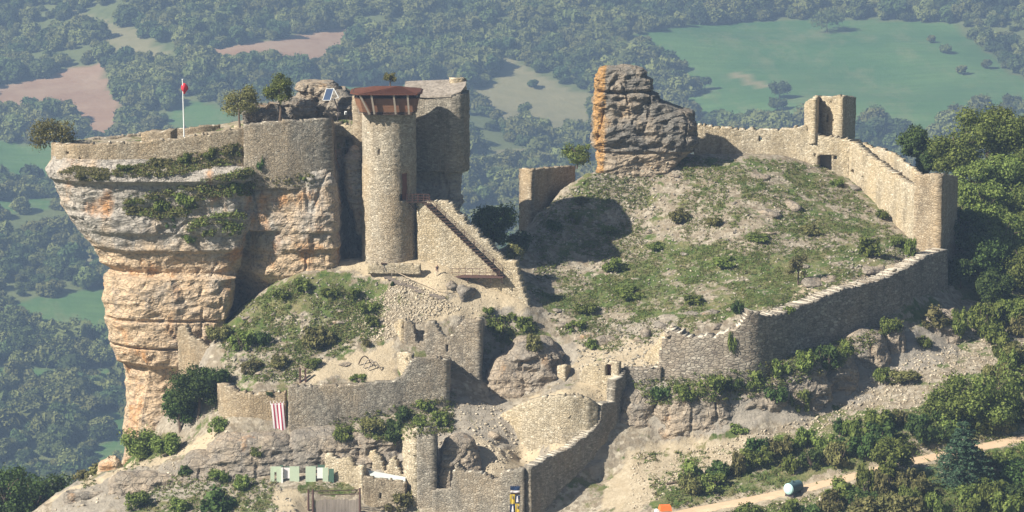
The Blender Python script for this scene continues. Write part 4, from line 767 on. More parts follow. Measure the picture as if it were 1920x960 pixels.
for mt in ('leaf_dark', 'leaf_mid', 'leaf_dry'):
    BUSH[mt] = []
    for s_ in range(3):
        c, rd = lobes(14, 1.0, 1.2, 300+s_, .75); rd = rd*np.random.RandomState(s_+5).uniform(.5, 1.0, (14, 1)); v, f = leaves(c, rd, 1300, .07, 310+s_, shell=.4); v2, f2 = leaves(c, rd*.7, 160, .16, 320+s_)
        v = np.vstack([v, v2]); f = np.vstack([f, f2+len(v)-len(v2)]); v[:, 2] = np.maximum(v[:, 2], -.1); BUSH[mt].append(mesh_only('foliage', v, f, mt))
mb = MB(); rr = random.Random(4)
for k in range(7):
    t = k*.9; mb.bar((0, 0, -.2), (math.cos(t)*.45, math.sin(t)*.45, .75+.2*rr.random()), .05, 5, .015)
STEM = mesh_only('stem', mb.v, mb.f, 'bark')
def bush(px, py, wpx, hpx, mt, label, group=None, name='shrub', base_at=None, seed=0, cat='shrub'):
    """a shrub whose foot stands where (px, py) meets the ground; width and height in image pixels of this distance"""
    h = cast(px, py)
    if h is None: return None
    loc = h[0]; sc = (loc.y+D)/D*.08; W, H = wpx*sc, hpx*sc
    e = empty(name, (loc.x, loc.y+W*.15, loc.z-.1*H), random.Random(seed+px).random()*6.28, label, cat, group); e['kind'] = 'thing'
    me = BUSH[mt][int(px+seed) % 3]
    for nm, d in (('foliage', me), ('stem', STEM)):
        o = bpy.data.objects.new(nm, d); COL.objects.link(o); o.parent = e
    e.scale = (W/2.15, W/2.15, H/1.25); return e
def tree_obj(loc, H, R, seed, mt, label, group=None, name='tree', cat='tree', n=3200, leaf=.2, crown0=.3, z1=.5, r0=None, shell=.5, cache={}):
    key = (round(H, 1), round(R, 1), seed, mt)
    c, rd = lobes(22, R, H*(1-crown0), seed, .74, H*crown0); rd = rd*np.random.RandomState(seed+5).uniform(.55, 1.05, (len(rd), 1)); v, f = leaves(c, rd, n, leaf, seed+1, shell=shell)
    v2, f2 = leaves(c, rd*.65, n//8, leaf*2, seed+2); f = np.vstack([f, f2+len(v)]); v = np.vstack([v, v2])
    e = empty(name, loc, 0, label, cat, group); e['kind'] = 'thing'
    mk('crown', v, f, MATS[mt], e)
    me = branch_mesh('trunk', H, R, r0 or max(.14, H*.028), seed, z1=z1); o = bpy.data.objects.new('trunk', me); COL.objects.link(o); o.parent = e
    return e

# --- woods and hedges on the far hillside
src = bpy.data.collections.new('far_tree_kinds')
for s_ in range(6):
    c, rd = lobes(10, 1.0, 1.35, 400+s_, .6, .0); v, f = leaves(c, rd*1.02, 1000, .085, 410+s_, up=.5, shell=.75); v2, f2 = leaves(c, rd*.8, 220, .26, 420+s_)
    f = np.vstack([f, f2+len(v)]); v = np.vstack([v, v2]); o = mk('far_tree_kind', v, f, MATS['leaf_far']); COL.objects.unlink(o); src.objects.link(o)
cx = np.arange(-1300, 1300, 9.6); cy = np.arange(860, 2260, 10.5); X, Yg = np.meshgrid(cx, cy); tx = X.ravel()+rng.uniform(-4.6, 4.6, X.size); ty = Yg.ravel()+rng.uniform(-4.6, 4.6, X.size)
tz = far_z(tx, ty); tp = pix(np.stack([tx, ty, tz], 1)); j3 = np.stack([tx, ty, 0*tx], 1)
ok = (tp[:, 0] > -3000) & (tp[:, 0] < 5000) & (tp[:, 1] > -60) & (tp[:, 1] < 1120)
jx, jy = tp[:, 0]+noise(j3/44, 41)*8, tp[:, 1]+noise(j3/44, 42)*3
for k_, pl in FIELDS.items():
    for q in pl: ok &= ~inpoly(jx, jy, q)
CLEAR = [(-60, 400, 230, 440, .5), (0, 500, 190, 540, .35), (880, 250, 1110, 420, .5), (60, 10, 330, 110, .6), (540, 30, 760, 60, .35), (0, 640, 230, 700, .25), (1240, 215, 1500, 250, .3), (880, 150, 960, 260, .4)]
thr = np.full(len(tx), -.62)
for x0_, y0_, x1_, y1_, a_ in CLEAR: thr += a_*((tp[:, 0] > x0_) & (tp[:, 0] < x1_) & (tp[:, 1] > y0_) & (tp[:, 1] < y1_))
nzv = (np.abs(tx) > 500)*.0+noise(j3/70, 44)+.5*noise(j3/25, 45); ok &= nzv > thr
tx, ty, tz = tx[ok], ty[ok], tz[ok]; n = len(tx)
scl = (5.4+6.6*rng.rand(n)**2.2)*(1+.45*noise(j3[ok]/90, 46))*(.75+.25*np.clip((nzv[ok]-thr[ok])/.25, 0, 1)); rot = rng.rand(n)*6.28
me = bpy.data.meshes.new('far_woods'); me.vertices.add(n); me.vertices.foreach_set('co', np.stack([tx, ty, tz-.3], 1).ravel()); me.update()
me.attributes.new('scl', 'FLOAT', 'POINT').data.foreach_set('value', scl.astype(np.float32))
me.attributes.new('rz', 'FLOAT', 'POINT').data.foreach_set('value', rot.astype(np.float32))
fw = bpy.data.objects.new('far_woods', me); COL.objects.link(fw); tag(fw, kind='stuff'); me.materials.append(MATS['leaf_far'])
gn = bpy.data.node_groups.new('woods', 'GeometryNodeTree'); gn.interface.new_socket('Geometry', in_out='INPUT', socket_type='NodeSocketGeometry'); gn.interface.new_socket('Geometry', in_out='OUTPUT', socket_type='NodeSocketGeometry')
I_ = gn.nodes.new('NodeGroupInput'); O_ = gn.nodes.new('NodeGroupOutput'); ip = gn.nodes.new('GeometryNodeInstanceOnPoints'); ci = gn.nodes.new('GeometryNodeCollectionInfo'); ci.inputs[0].default_value = src; ci.inputs[1].default_value = True; ci.inputs[2].default_value = True
a1 = gn.nodes.new('GeometryNodeInputNamedAttribute'); a1.data_type = 'FLOAT'; a1.inputs[0].default_value = 'scl'; a2 = gn.nodes.new('GeometryNodeInputNamedAttribute'); a2.data_type = 'FLOAT'; a2.inputs[0].default_value = 'rz'
cxyz = gn.nodes.new('ShaderNodeCombineXYZ'); L_ = gn.links.new
L_(I_.outputs[0], ip.inputs['Points']); L_(ci.outputs[0], ip.inputs['Instance']); ip.inputs['Pick Instance'].default_value = True
L_(a2.outputs[0], cxyz.inputs[2]); L_(cxyz.outputs[0], ip.inputs['Rotation']); L_(a1.outputs[0], ip.inputs['Scale']); L_(ip.outputs[0], O_.inputs[0])
md = fw.modifiers.new('woods', 'NODES'); md.node_group = gn
print('far trees', n)

# --- haze
HZ = bpy.data.meshes.new('haze'); x0_, x1_, y0_, y1_, zb, zt_ = -1600, 1600, -1000, 4100, -420, 260
mb = MB(); mb.box(((x0_+x1_)/2, (y0_+y1_)/2, (zb+zt_)/2), (x1_-x0_, y1_-y0_, zt_-zb)); hm = bpy.data.materials.new('haze_air'); hm.use_nodes = True; nt = hm.node_tree
for n_ in list(nt.nodes): nt.nodes.remove(n_)
out = nt.nodes.new('ShaderNodeOutputMaterial'); pv = nt.nodes.new('ShaderNodeVolumePrincipled'); pv.inputs['Color'].default_value = (.46, .66, 1.0, 1); pv.inputs['Density'].default_value = .00019; pv.inputs['Anisotropy'].default_value = .1
nt.links.new(pv.outputs[0], out.inputs['Volume']); hz_o = mb.build('haze', hm); tag(hz_o, kind='stuff')
# ------------------------------------------------------------------ loose stones, tufts and scrub
srng = np.random.RandomState(9)
def sample(poly, n, only=None, clump=0):
    xs_ = [q[0] for q in poly]; ys_ = [q[1] for q in poly]; out = []
    a = srng.uniform(min(xs_), max(xs_), n*3); b = srng.uniform(min(ys_), max(ys_), n*3); k = inpoly(a, b, poly); a, b = a[k][:n], b[k][:n]
    for x_, y_ in zip(a, b):
        h = cast(x_, y_)
        if h is None or (only is not None and h[3] not in only): continue
        if abs(h[0].x) > 110 or h[0].y > 60: continue
        out.append((*h[0], *h[1]))
    out = np.array(out) if out else np.zeros((0, 6))
    if clump and len(out):
        q = out[:, :3]*np.array([1, 1, .0]); nv_ = noise(q/7.0, 44)+.7*noise(q/2.6, 45); out = out[(nv_*np.sign(clump)) > (srng.rand(len(out))*.5-.5+abs(clump)*.2)]
    return out
_t = (1+5**.5)/2
ICO = np.array([(-1, _t, 0), (1, _t, 0), (-1, -_t, 0), (1, -_t, 0), (0, -1, _t), (0, 1, _t), (0, -1, -_t), (0, 1, -_t), (_t, 0, -1), (_t, 0, 1), (-_t, 0, -1), (-_t, 0, 1)])/1.9
ICF = np.array([(0, 11, 5), (0, 5, 1), (0, 1, 7), (0, 7, 10), (0, 10, 11), (1, 5, 9), (5, 11, 4), (11, 10, 2), (10, 7, 6), (7, 1, 8), (3, 9, 4), (3, 4, 2), (3, 2, 6), (3, 6, 8), (3, 8, 9), (4, 9, 5), (2, 4, 11), (6, 2, 10), (8, 6, 7), (9, 8, 1)])
def stones(p, smin, smax, seed):
    r = np.random.RandomState(seed); n = len(p); s_ = smin+(smax-smin)*r.rand(n)**2.6
    v = ICO[None]*(1+.28*r.normal(size=(n, 12, 1)))*np.array([1, .8, .6]); t = r.rand(n)*6.28; c_, q = np.cos(t)[:, None], np.sin(t)[:, None]
    x_ = v[..., 0]*c_-v[..., 1]*q; y_ = v[..., 0]*q+v[..., 1]*c_; tl = r.normal(size=(n, 1))*.35; v = np.stack([x_, y_, v[..., 2]+x_*tl], -1)*s_[:, None, None]+p[:, None, :3]+np.array([0, 0, .12])*s_[:, None, None]
    f = ICF[None]+12*np.arange(n)[:, None, None]; return v.reshape(-1, 3), f.reshape(-1, 3)
def stone_stuff(name, specs, mat):
    V_, F_ = [], []; k = 0
    for i, (poly, n, a, b_) in enumerate(specs):
        p = sample(poly, n, None, -.8 if poly is HILL or poly is GREEN else 0); p = p[p[:, 5] > .15] if len(p) else p
        if not len(p): continue
        v, f = stones(p, a, b_, i+60); V_.append(v); F_.append(f+k); k += len(v)
    o = mk(name, np.vstack(V_), np.vstack(F_), mat); tag(o, kind='stuff'); return o
def rub_mat(name, a, b_):
    m, nt, b = newmat(name); g = N(nt); geo = g.n('ShaderNodeNewGeometry'); c = g.mix(geo.outputs['Random Per Island'], a, b_)
    c = g.mix(g.ramp(g.noise(g.coords('Object'), 3.0, 4, .7), [(.45, 0), (.7, .5)]), c, tuple(x*.5 for x in a)); g.l(c, b.inputs['Base Color']); return m
rub_p = rub_mat('rubble_pale', (.28, .23, .16), (.58, .51, .40)); rub_g = rub_mat('rubble_grey', (.15, .135, .11), (.42, .38, .31))
HILL = [(1010, 400), (1120, 320), (1300, 292), (1540, 305), (1725, 470), (1600, 525), (1440, 585), (1300, 620), (1240, 640), (1160, 665), (1060, 640), (990, 540)]
GREEN = [(410, 600), (560, 515), (720, 530), (720, 620), (640, 660), (560, 715), (430, 715)]
SCREE = [(1330, 835), (1560, 770), (1700, 670), (1800, 640), (1960, 540), (1960, 690), (1700, 790), (1500, 840), (1400, 850)]
stone_stuff('rubble', [(HILL, 3600, .06, .30), ([(1080, 600), (1260, 600), (1260, 690), (1080, 700)], 800, .08, .35), (GREEN, 1100, .06, .3), ([(1000, 400), (1110, 330), (1240, 300), (1230, 400), (1040, 470)], 600, .07, .35), ([(400, 640), (520, 640), (560, 720), (430, 715)], 300, .06, .3), ([(380, 900), (520, 900), (560, 960), (380, 960)], 600, .05, .25), ([(1560, 470), (1720, 440), (1725, 500), (1500, 560)], 300, .08, .4)], rub_g)
stone_stuff('rubble', [([(640, 600), (700, 560), (760, 520), (870, 580), (800, 600), (720, 640), (680, 640)], 2800, .08, .24), (SCREE, 5200, .05, .26), ([(1180, 850), (1440, 830), (1360, 880), (1180, 960)], 900, .05, .25), (HILL, 1500, .06, .24), ([(640, 500), (860, 500), (980, 590), (860, 600), (700, 560)], 500, .05, .16), ([(970, 730), (1160, 700), (1120, 800), (980, 870)], 500, .05, .2), ([(820, 750), (980, 760), (980, 870), (820, 900)], 700, .06, .3), ([(150, 900), (430, 800), (420, 900), (100, 960)], 500, .06, .3), ([(1400, 960), (1700, 880), (1690, 900), (1500, 960)], 300, .1, .4)], rub_p)
# larger ledges of bedrock breaking through the turf
def blob_stone(v0, s_, seed, fl=.55, n=2):
    import bmesh
    bm = bmesh.new(); bmesh.ops.create_icosphere(bm, subdivisions=3, radius=1); v = np.array([x_.co[:] for x_ in bm.verts]); f = np.array([[y_.index for y_ in x_.verts] for x_ in bm.faces]); bm.free()
    r_ = np.random.RandomState(seed+900); pn = r_.normal(size=(11, 3)); pn /= np.linalg.norm(pn, axis=1)[:, None]; pd = r_.uniform(.55, .95, 11)
    dt = np.maximum(v@pn.T, 1e-3); v = v*np.minimum(1.1, (pd[None]/dt).min(1))[:, None]
    h = fbm(v*1.6+seed*3.1, 4, seed % 50+120, True)*.12; v = v*(1+h[:, None]); v *= np.array([1.35, .9, fl*1.1])*s_
    v[:, 2] += (np.abs(((v[:, 2]*2.2/s_) % 1)-.5)-.25)*.1*s_
    t = seed*1.7; c_, q = math.cos(t*.2-.3), math.sin(t*.2-.3); v = np.stack([v[:, 0]*c_-v[:, 1]*q, v[:, 0]*q+v[:, 1]*c_, v[:, 2]], 1)
    return v+np.array(v0), f
def ledges(specs, name='bedrock_outcrop', mat='rock_grey'):
    V_, F_ = [], []; k = 0
    for i, (px, py, s_, fl) in enumerate(specs):
        h = cast(px, py)
        if h is None: continue
        v, f = blob_stone((h[0].x, h[0].y+s_*.25, h[0].z-s_*fl*.35), s_, i+3, fl); V_.append(v); F_.append(f+k); k += len(v)
    o = mk(name, np.vstack(V_), np.vstack(F_), MATS[mat]); me = o.data
    for nm in ('tint', 'orange'): me.attributes.new(nm, 'FLOAT', 'POINT')
    tag(o, kind='structure'); return o
rr = random.Random(17); L1 = []
for _ in range(40):
    while True:
        a, b_ = rr.uniform(1000, 1720), rr.uniform(320, 640)
        if inpoly(np.array([a]), np.array([b_]), HILL)[0]: break
    L1.append((a, b_, rr.uniform(.3, .9), rr.uniform(.25, .5)))
L1 += [(1215, 625, 1.2, .8), (1240, 612, 1.0, .7), (1200, 640, .9, .9), (1300, 590, 1.1, .6), (1330, 588, 1.2, .7), (1345, 612, .8, .5), (1525, 530, 2.0, .4), (1560, 525, 1.6, .4), (1640, 505, 2.0, .4), (1600, 350, 1.2, .5), (1480, 385, 1.8, .4), (1440, 400, 1.5, .5), (1420, 330, 1.4, .4), (1140, 640, 1.5, .6), (1100, 630, 1.3, .6), (1060, 610, 1.4, .5)]
ledges(L1)
L2 = [(rr.uniform(430, 700), rr.uniform(560, 700), rr.uniform(.3, .8), .45) for _ in range(20)]+[(870, 548, 1.6, .8), (845, 532, 1.1, .6), (925, 815, 1.0, .6), (862, 845, 1.2, .6)]
ledges(L2)
crag_later = []
def b_gr(px, p): return np.full(len(px), -.03)
# rock faces under the curtain wall, one mass per buttress
def crag(name, px, w_, top, bot, Y, seed, mat='rock_grey', amp=.7, dep=7, lean=.0, tint=None, strata=.18, cap='dome'):
    rows = []
    for t in (0, .08, .25, .45, .6, .8, 1.0, 1.25):
        py = top+(bot-top)*t; k_ = .75+.25*math.sin(min(1, t*1.4)*math.pi*.5) if t < .8 else 1.0
        rows.append((py, px-w_/2*k_, px+w_/2*k_, Y-.8*k_-1.2*t+lean*t, Y+dep))
    o, _, _ = rockmass(name, rows, mat, seed, ds=.32, dz=.28, amp=amp, strata=strata, tint=tint, cap=cap, pillow=.55 if strata < .3 else .15); tag(o, kind='structure'); return o
crag('rock_face', 1200, 90, 742, 836, -23.3, 501); crag('rock_face', 1318, 160, 738, 838, -24.6, 502, amp=.7); crag('rock_face', 1258, 60, 745, 832, -23.8, 503)
crag('rock_face', 1425, 140, 722, 812, -23.4, 504, amp=.7); crag('rock_face', 1500, 120, 690, 806, -21.4, 505, amp=.9); crag('rock_face', 1560, 110, 672, 778, -17.2, 506); crag('rock_face', 1620, 110, 640, 735, -12.2, 509)
crag('rock_face', 1678, 50, 622, 692, -8.4, 507, amp=.6, dep=8); crag('rock_face', 1765, 90, 604, 666, -2.2, 508, amp=.6, dep=9)
crag('rock_face', 1000, 104, 656, 752, -13.5, 515, amp=1.0, dep=6, strata=.35); crag('rock_face', 950, 80, 690, 755, -14.5, 516, amp=.6, dep=5, tint=lambda a, b: np.full(len(a), .08))
# rock bands under the terrace and at the lower left
crag('rock_face', 470, 190, 836, 905, -27.2, 520, amp=.6, strata=.42, tint=lambda a, b: np.full(len(a), .02)); crag('rock_face', 600, 160, 826, 905, -27.0, 521, amp=.6, strata=.42); crag('rock_face', 700, 120, 812, 900, -26.6, 522, amp=.8, strata=.42)
crag('rock_face', 275, 170, 890, 970, -26.2, 523, amp=.5, strata=.42, dep=2.4, cap='flat', tint=lambda a, b: np.full(len(a), .0)); crag('rock_face', 165, 140, 926, 1010, -26.6, 524, amp=.5, strata=.42, dep=2, cap='flat'); crag('rock_face', 380, 110, 868, 930, -27.0, 525, amp=.6, strata=.42, dep=4)
crag('rock_face', 860, 80, 836, 940, -33.2, 526, amp=.8, tint=lambda a, b: np.full(len(a), .1), dep=4)
o, _, _ = rockmass('small_crag', [(859, 194, 208, -15, -13.2), (866, 190, 213, -15.6, -13), (872, 180, 215, -15.8, -12.8), (885, 176, 222, -16, -12.6), (905, 172, 230, -16.4, -12)], 'rock_cliff', 531, ds=.15, dz=.12, amp=.4, cap='flat', pillow=.3, tint=lambda a, b: np.full(len(a), .3)); tag(o, 'small orange rock knob on the ridge at the foot of the cliff', 'rock', kind='thing')
o, _, _ = rockmass('cleft_rock', [(286, 656, 676, 5.5, 8), (296, 649, 682, 4.6, 8), (330, 647, 684, 4.2, 8), (370, 652, 686, 4.4, 8), (400, 664, 688, 5, 8), (440, 672, 690, 5.5, 8)], 'rock_cliff', 533, amp=.4, pillow=.4, tint=lambda a, b: np.full(len(a), -.02)); tag(o, 'rounded rock bulging from the cleft beside the left edge of the round tower', 'rock', kind='thing')
# summit rocks on the plateau
for i, (rows, lb) in enumerate((([(156, 568, 628, 16, 20), (160, 564, 632, 15.4, 20.5), (168, 568, 630, 15.4, 20), (176, 574, 622, 16, 20), (184, 566, 620, 15.4, 20), (192, 578, 616, 16.2, 20), (235, 572, 620, 15, 21)], 'flat layered rock stack perched highest on the plateau'),
    ([(170, 612, 650, 14, 19), (190, 608, 660, 13.5, 19), (240, 602, 664, 12.5, 19)], 'rounded rock between the layered stack and the timber gallery'),
    ([(188, 536, 590, 13, 18), (200, 530, 592, 12.4, 18), (240, 528, 594, 12, 19)], 'squat dark block of rock left of the blue solar panel'),
    ([(200, 478, 505, 12, 16), (212, 472, 512, 11.5, 16), (245, 470, 516, 11.4, 17)], 'low pinkish rock between the two small plateau trees'), ([(196, 508, 526, 11.6, 15), (215, 504, 532, 11, 15), (245, 502, 534, 11, 16)], 'pale rock beside the trunk of the dark plateau tree'))):
    o, _, _ = rockmass('summit_rock', rows, 'rock_boulder', 540+i, ds=.22, dz=.18, amp=1.0, strata=.35, pillow=.15, sq=.4, cap='flat', tint=lambda a, b: np.full(len(a), .06)); tag(o, lb, 'rock', 'rocks standing on the plateau', 'thing')

def tufts(name, specs, mat):
    V_, F_ = [], []; k = 0
    for i, (poly, n, rad, nl, ls, only) in enumerate(specs):
        p = sample(poly, n, only, .9 if 0 in (only or ()) else 0)
        if not len(p): continue
        p = p[p[:, 5] > .02]; r = np.random.RandomState(i+700); c = np.repeat(p[:, :3], nl, 0); m_ = len(c); rs = np.repeat(rad*(.5+r.rand(len(p))), nl)
        d = r.normal(size=(m_, 3)); d[:, 2] = np.abs(d[:, 2])*.75; d /= np.linalg.norm(d, axis=1)[:, None]; c = c+d*(rs*(.4+.6*r.rand(m_)))[:, None]
        nr_ = d+r.normal(size=(m_, 3))*.6+np.array([0, 0, .3]); nr_ /= np.linalg.norm(nr_, axis=1)[:, None]; t = np.cross(nr_, r.normal(size=(m_, 3))); t /= np.linalg.norm(t, axis=1)[:, None]; b = np.cross(nr_, t); s_ = (ls*(.6+.8*r.rand(m_)))[:, None]
        v = np.stack([c-t*s_, c-b*s_*.6, c+t*s_, c+b*s_*.6], 1).reshape(-1, 3); V_.append(v); F_.append(np.arange(4*m_).reshape(m_, 4)+k); k += 4*m_
    o = mk(name, np.vstack(V_), np.vstack(F_), MATS[mat]); tag(o, kind='stuff'); return o
LEDGE = [[(104, 326), (140, 312), (205, 318), (206, 338), (150, 344), (108, 338)], [(205, 322), (300, 300), (400, 280), (452, 268), (455, 305), (380, 318), (330, 330), (260, 334), (210, 330)], [(232, 380), (330, 352), (470, 318), (478, 350), (470, 366), (380, 376), (360, 402), (300, 408), (240, 402)], [(340, 440), (370, 410), (440, 400), (462, 404), (455, 440), (350, 456)], [(480, 335), (590, 322), (590, 350), (490, 352)], [(290, 400), (340, 385), (355, 420), (300, 422)]]
C1_ = None
tufts('cliff_scrub', [(LEDGE[0], 420, .36, 22, .10, None), (LEDGE[1], 700, .42, 24, .12, None), (LEDGE[2], 1000, .7, 30, .13, None), (LEDGE[3], 420, .45, 24, .12, None), (LEDGE[4], 110, .25, 16, .10, None), (LEDGE[5], 110, .4, 22, .12, None)], 'leaf_dry')
tufts('cliff_scrub', [(LEDGE[1][:], 160, .4, 26, .11, None), (LEDGE[2], 420, .8, 34, .12, None), (LEDGE[3], 260, .75, 34, .12, None)], 'leaf_mid')
GR = [(GREEN, 3600, .34, 14, .10, {0}), (HILL, 12000, .34, 14, .09, {0}), ([(1180, 715), (1400, 690), (1640, 620), (1700, 600), (1560, 700), (1400, 750), (1220, 760)], 700, .5, 20, .12, None), ([(1190, 850), (1400, 845), (1700, 780), (1950, 650), (1950, 830), (1480, 920), (1240, 960)], 1500, .45, 16, .12, {0}), ([(1300, 975), (1500, 935), (1950, 830), (1950, 1000), (1300, 1000)], 1600, .5, 18, .12, {0}), ([(560, 905), (690, 905), (690, 925), (560, 925)], 250, .15, 10, .06, {0}), ([(150, 880), (330, 810), (330, 850), (150, 920)], 200, .4, 16, .1, {0}), ([(330, 890), (520, 900), (500, 960), (230, 960)], 500, .35, 16, .1, None), ([(600, 790), (850, 740), (850, 810), (720, 830)], 500, .4, 22, .11, None), ([(900, 590), (1000, 600), (1060, 680), (930, 640)], 350, .35, 16, .1, {0})]
tufts('grass_cover', GR, 'leaf_grass')
tufts('dry_grass', [(q[0], q[1]//2, q[2], q[3], q[4], q[5]) for q in GR], 'leaf_dry')
# ------------------------------------------------------------------ trees
def tree_px(px, py, wpx, hpx, mt, label, group=None, seed=1, **k):
    h = cast(px, py); loc = h[0]; sc = (loc.y+D)/D*.08
    return tree_obj((loc.x, loc.y, loc.z), hpx*sc*1.02, wpx*sc/2/.97, seed, mt, label, group, **k)
def tree_at(px, py, Y, wpx, hpx, mt, label, group=None, seed=1, **k):
    loc = P(px, py, Y); sc = (Y+D)/D*.08; return tree_obj(tuple(loc), hpx*sc*1.02, wpx*sc/2/.97, seed, mt, label, group, **k)
tree_at(450, 238, 9, 80, 84, 'leaf_dry', 'small olive-coloured tree with bare lower stems on the plateau', 'trees on the plateau', 1, crown0=.22, leaf=.12, n=3600, shell=.35)
tree_at(524, 226, 9, 66, 90, 'leaf_mid', 'small dark green round-headed tree beside the pale summit rocks', 'trees on the plateau', 2, crown0=.26, leaf=.12, n=4000, shell=.4)
tree_at(732, 160, 14, 26, 26, 'leaf_dry', 'tiny shrubby tree peeping above the red gallery roof', None, 3, crown0=.2, leaf=.11, n=700)
tree_at(104, 288, 8, 96, 72, 'leaf_dry', 'rounded bushy tree clinging just beyond the left tip of the rampart', None, 4, crown0=.0, leaf=.13, n=3000)
tree_at(925, 478, 11, 96, 104, 'leaf_dark', 'broad dark green tree in the saddle behind the foot of the stair wall', None, 5, crown0=.05, leaf=.17, n=5200)
tree_at(975, 485, 14, 50, 58, 'leaf_dark', 'smaller dark tree tucked against the right side of the saddle tree', None, 6, crown0=.05, leaf=.16, n=1800)
tree_at(965, 496, 6, 44, 44, 'leaf_dry', 'pale brownish thin-leaved bush at the end of the stair wall', None, 7, crown0=.05, leaf=.11, n=1100, shell=.3)
tree_at(1040, 452, 21, 32, 48, 'leaf_dark', 'small upright dark bush on the hill below the square-ended wall', None, 8, crown0=.05, leaf=.13, n=1300)
tree_at(1082, 312, 42, 58, 56, 'leaf_mid', 'green bush behind the crest just left of the rock pinnacle', None, 9, crown0=-.15, leaf=.14, n=1800)
tree_at(1496, 540, -4, 48, 78, 'leaf_dry', 'thin hazy grey-green sapling standing on the grass inside the curtain wall', None, 10, crown0=.12, leaf=.10, n=1500, shell=.2)
# thicket at the foot of the pillar
for i, (px, py, w_, h_, mt, lb) in enumerate(((372, 782, 106, 112, 'leaf_dark', 'large dark tree filling the corner between the rock pillar and the terrace wall'), (338, 808, 84, 100, 'leaf_dark', 'dark tree leaning against the right side of the pillar foot'), (262, 866, 84, 66, 'leaf_mid', 'rounded mid-green bush hugging the base of the orange pillar'), (315, 852, 60, 44, 'leaf_mid', 'low bush between the pillar-foot bush and the dark trees'), (400, 750, 66, 70, 'leaf_dark', 'narrow dark tree at the buff end of the terrace wall'))):
    tree_px(px, py, w_, h_, mt, lb, 'trees at the foot of the cliff', 20+i, crown0=.0, leaf=.16, n=4200)
tree_at(408, 815, -22.5, 44, 38, 'leaf_mid', 'small round bush at the outer corner of the terrace wall', None, 26, crown0=.0, leaf=.12, n=1400)
# deep green trees of the lower left corner
for i, (px, py, Y, w_, h_, lb) in enumerate(((12, 1000, -18, 120, 150, 'dark tree cut by the left edge at the bottom corner'), (70, 1010, -14, 110, 130, 'dark tree second from the left in the bottom left corner'), (118, 985, -8, 90, 110, 'dark tree nearest the pale ridge path in the bottom left corner'), (35, 985, -8, 110, 120, 'dark tree behind the two corner trees at bottom left'), (160, 930, -6, 60, 50, 'yellowish bush at the ridge line left of the orange rock knob'), (200, 905, -8, 60, 36, 'low yellow-green bush beside the orange rock knob'))):
    tree_at(px, py, Y, w_, h_, 'leaf_dark' if i < 4 else 'leaf_dry', lb, 'trees in the bottom left corner', 30+i, crown0=.05, leaf=.2, n=3000)
# wood on the right behind the curtain wall
RT = [(1850, 330, 52, 150, 150, 'leaf_mid', 'tallest rounded tree crown on the right, its top against the meadow'), (1790, 345, 50, 110, 120, 'leaf_mid', 'rounded tree immediately right of the corner tower, low in the wood'), (1910, 320, 54, 130, 140, 'leaf_mid', 'tree at the right edge level with the meadow corner'), (1722, 305, 58, 70, 66, 'leaf_dark', 'dark tree showing above the ragged parapet, left of the wood'),
 (1880, 400, 44, 130, 130, 'leaf_mid', 'broad tree in the middle tier of the right-hand wood'), (1825, 400, 42, 100, 110, 'leaf_mid', 'tree in the middle tier closest to the corner tower'), (1950, 400, 44, 130, 140, 'leaf_mid', 'middle-tier tree cut off by the right edge'), (1905, 480, 32, 110, 110, 'leaf_mid', 'lower tree of the wood at the edge of the deep shadow'), (1850, 470, 34, 90, 90, 'leaf_dark', 'shaded tree of the wood halfway down beside the tower'), (1960, 540, 26, 110, 120, 'leaf_mid', 'lowest tree of the wood on the right edge'), (1812, 500, 28, 70, 90, 'leaf_dark', 'dark tree right behind the shaded face of the corner tower'), (1870, 545, 22, 80, 60, 'leaf_dark', 'low dark bush-like tree inside the deep shadow'), (1740, 330, 52, 50, 50, 'leaf_dark', 'small dark tree peeping behind the top of the corner tower')]
for i, (px, py, Y, w_, h_, mt, lb) in enumerate(RT): tree_at(px, py, Y, w_, h_, mt, lb, 'trees of the right-hand wood', 50+i, crown0=.0, leaf=.19, n=8500)
for i, (px, py, w_, h_, mt, lb) in enumerate(((1800, 470, 90, 90, 'leaf_dark', 'dark tree in the deep shadow halfway down beside the corner tower'), (1835, 520, 90, 90, 'leaf_dark', 'dark tree near the lower tip of the deep shadow'), (1880, 500, 110, 110, 'leaf_mid', 'tree straddling the edge of the deep shadow'), (1925, 560, 110, 110, 'leaf_mid', 'green tree at the right edge just above the scree'), (1800, 540, 70, 60, 'leaf_dark', 'low dark tree at the foot of the shaded tower side'), (1860, 570, 80, 60, 'leaf_dark', 'low dark tree at the bottom of the shadow above the scree'), (1925, 450, 120, 120, 'leaf_mid', 'sunlit tree at the right edge beside the deep shadow'), (1845, 430, 100, 100, 'leaf_mid', 'sunlit tree above the upper edge of the deep shadow'), (1900, 610, 70, 50, 'leaf_mid', 'low green tree where the wood meets the scree'))):
    tree_px(px, py, w_, h_, mt, lb, 'trees of the right-hand wood', 70+i, crown0=.0, leaf=.18, n=6500)
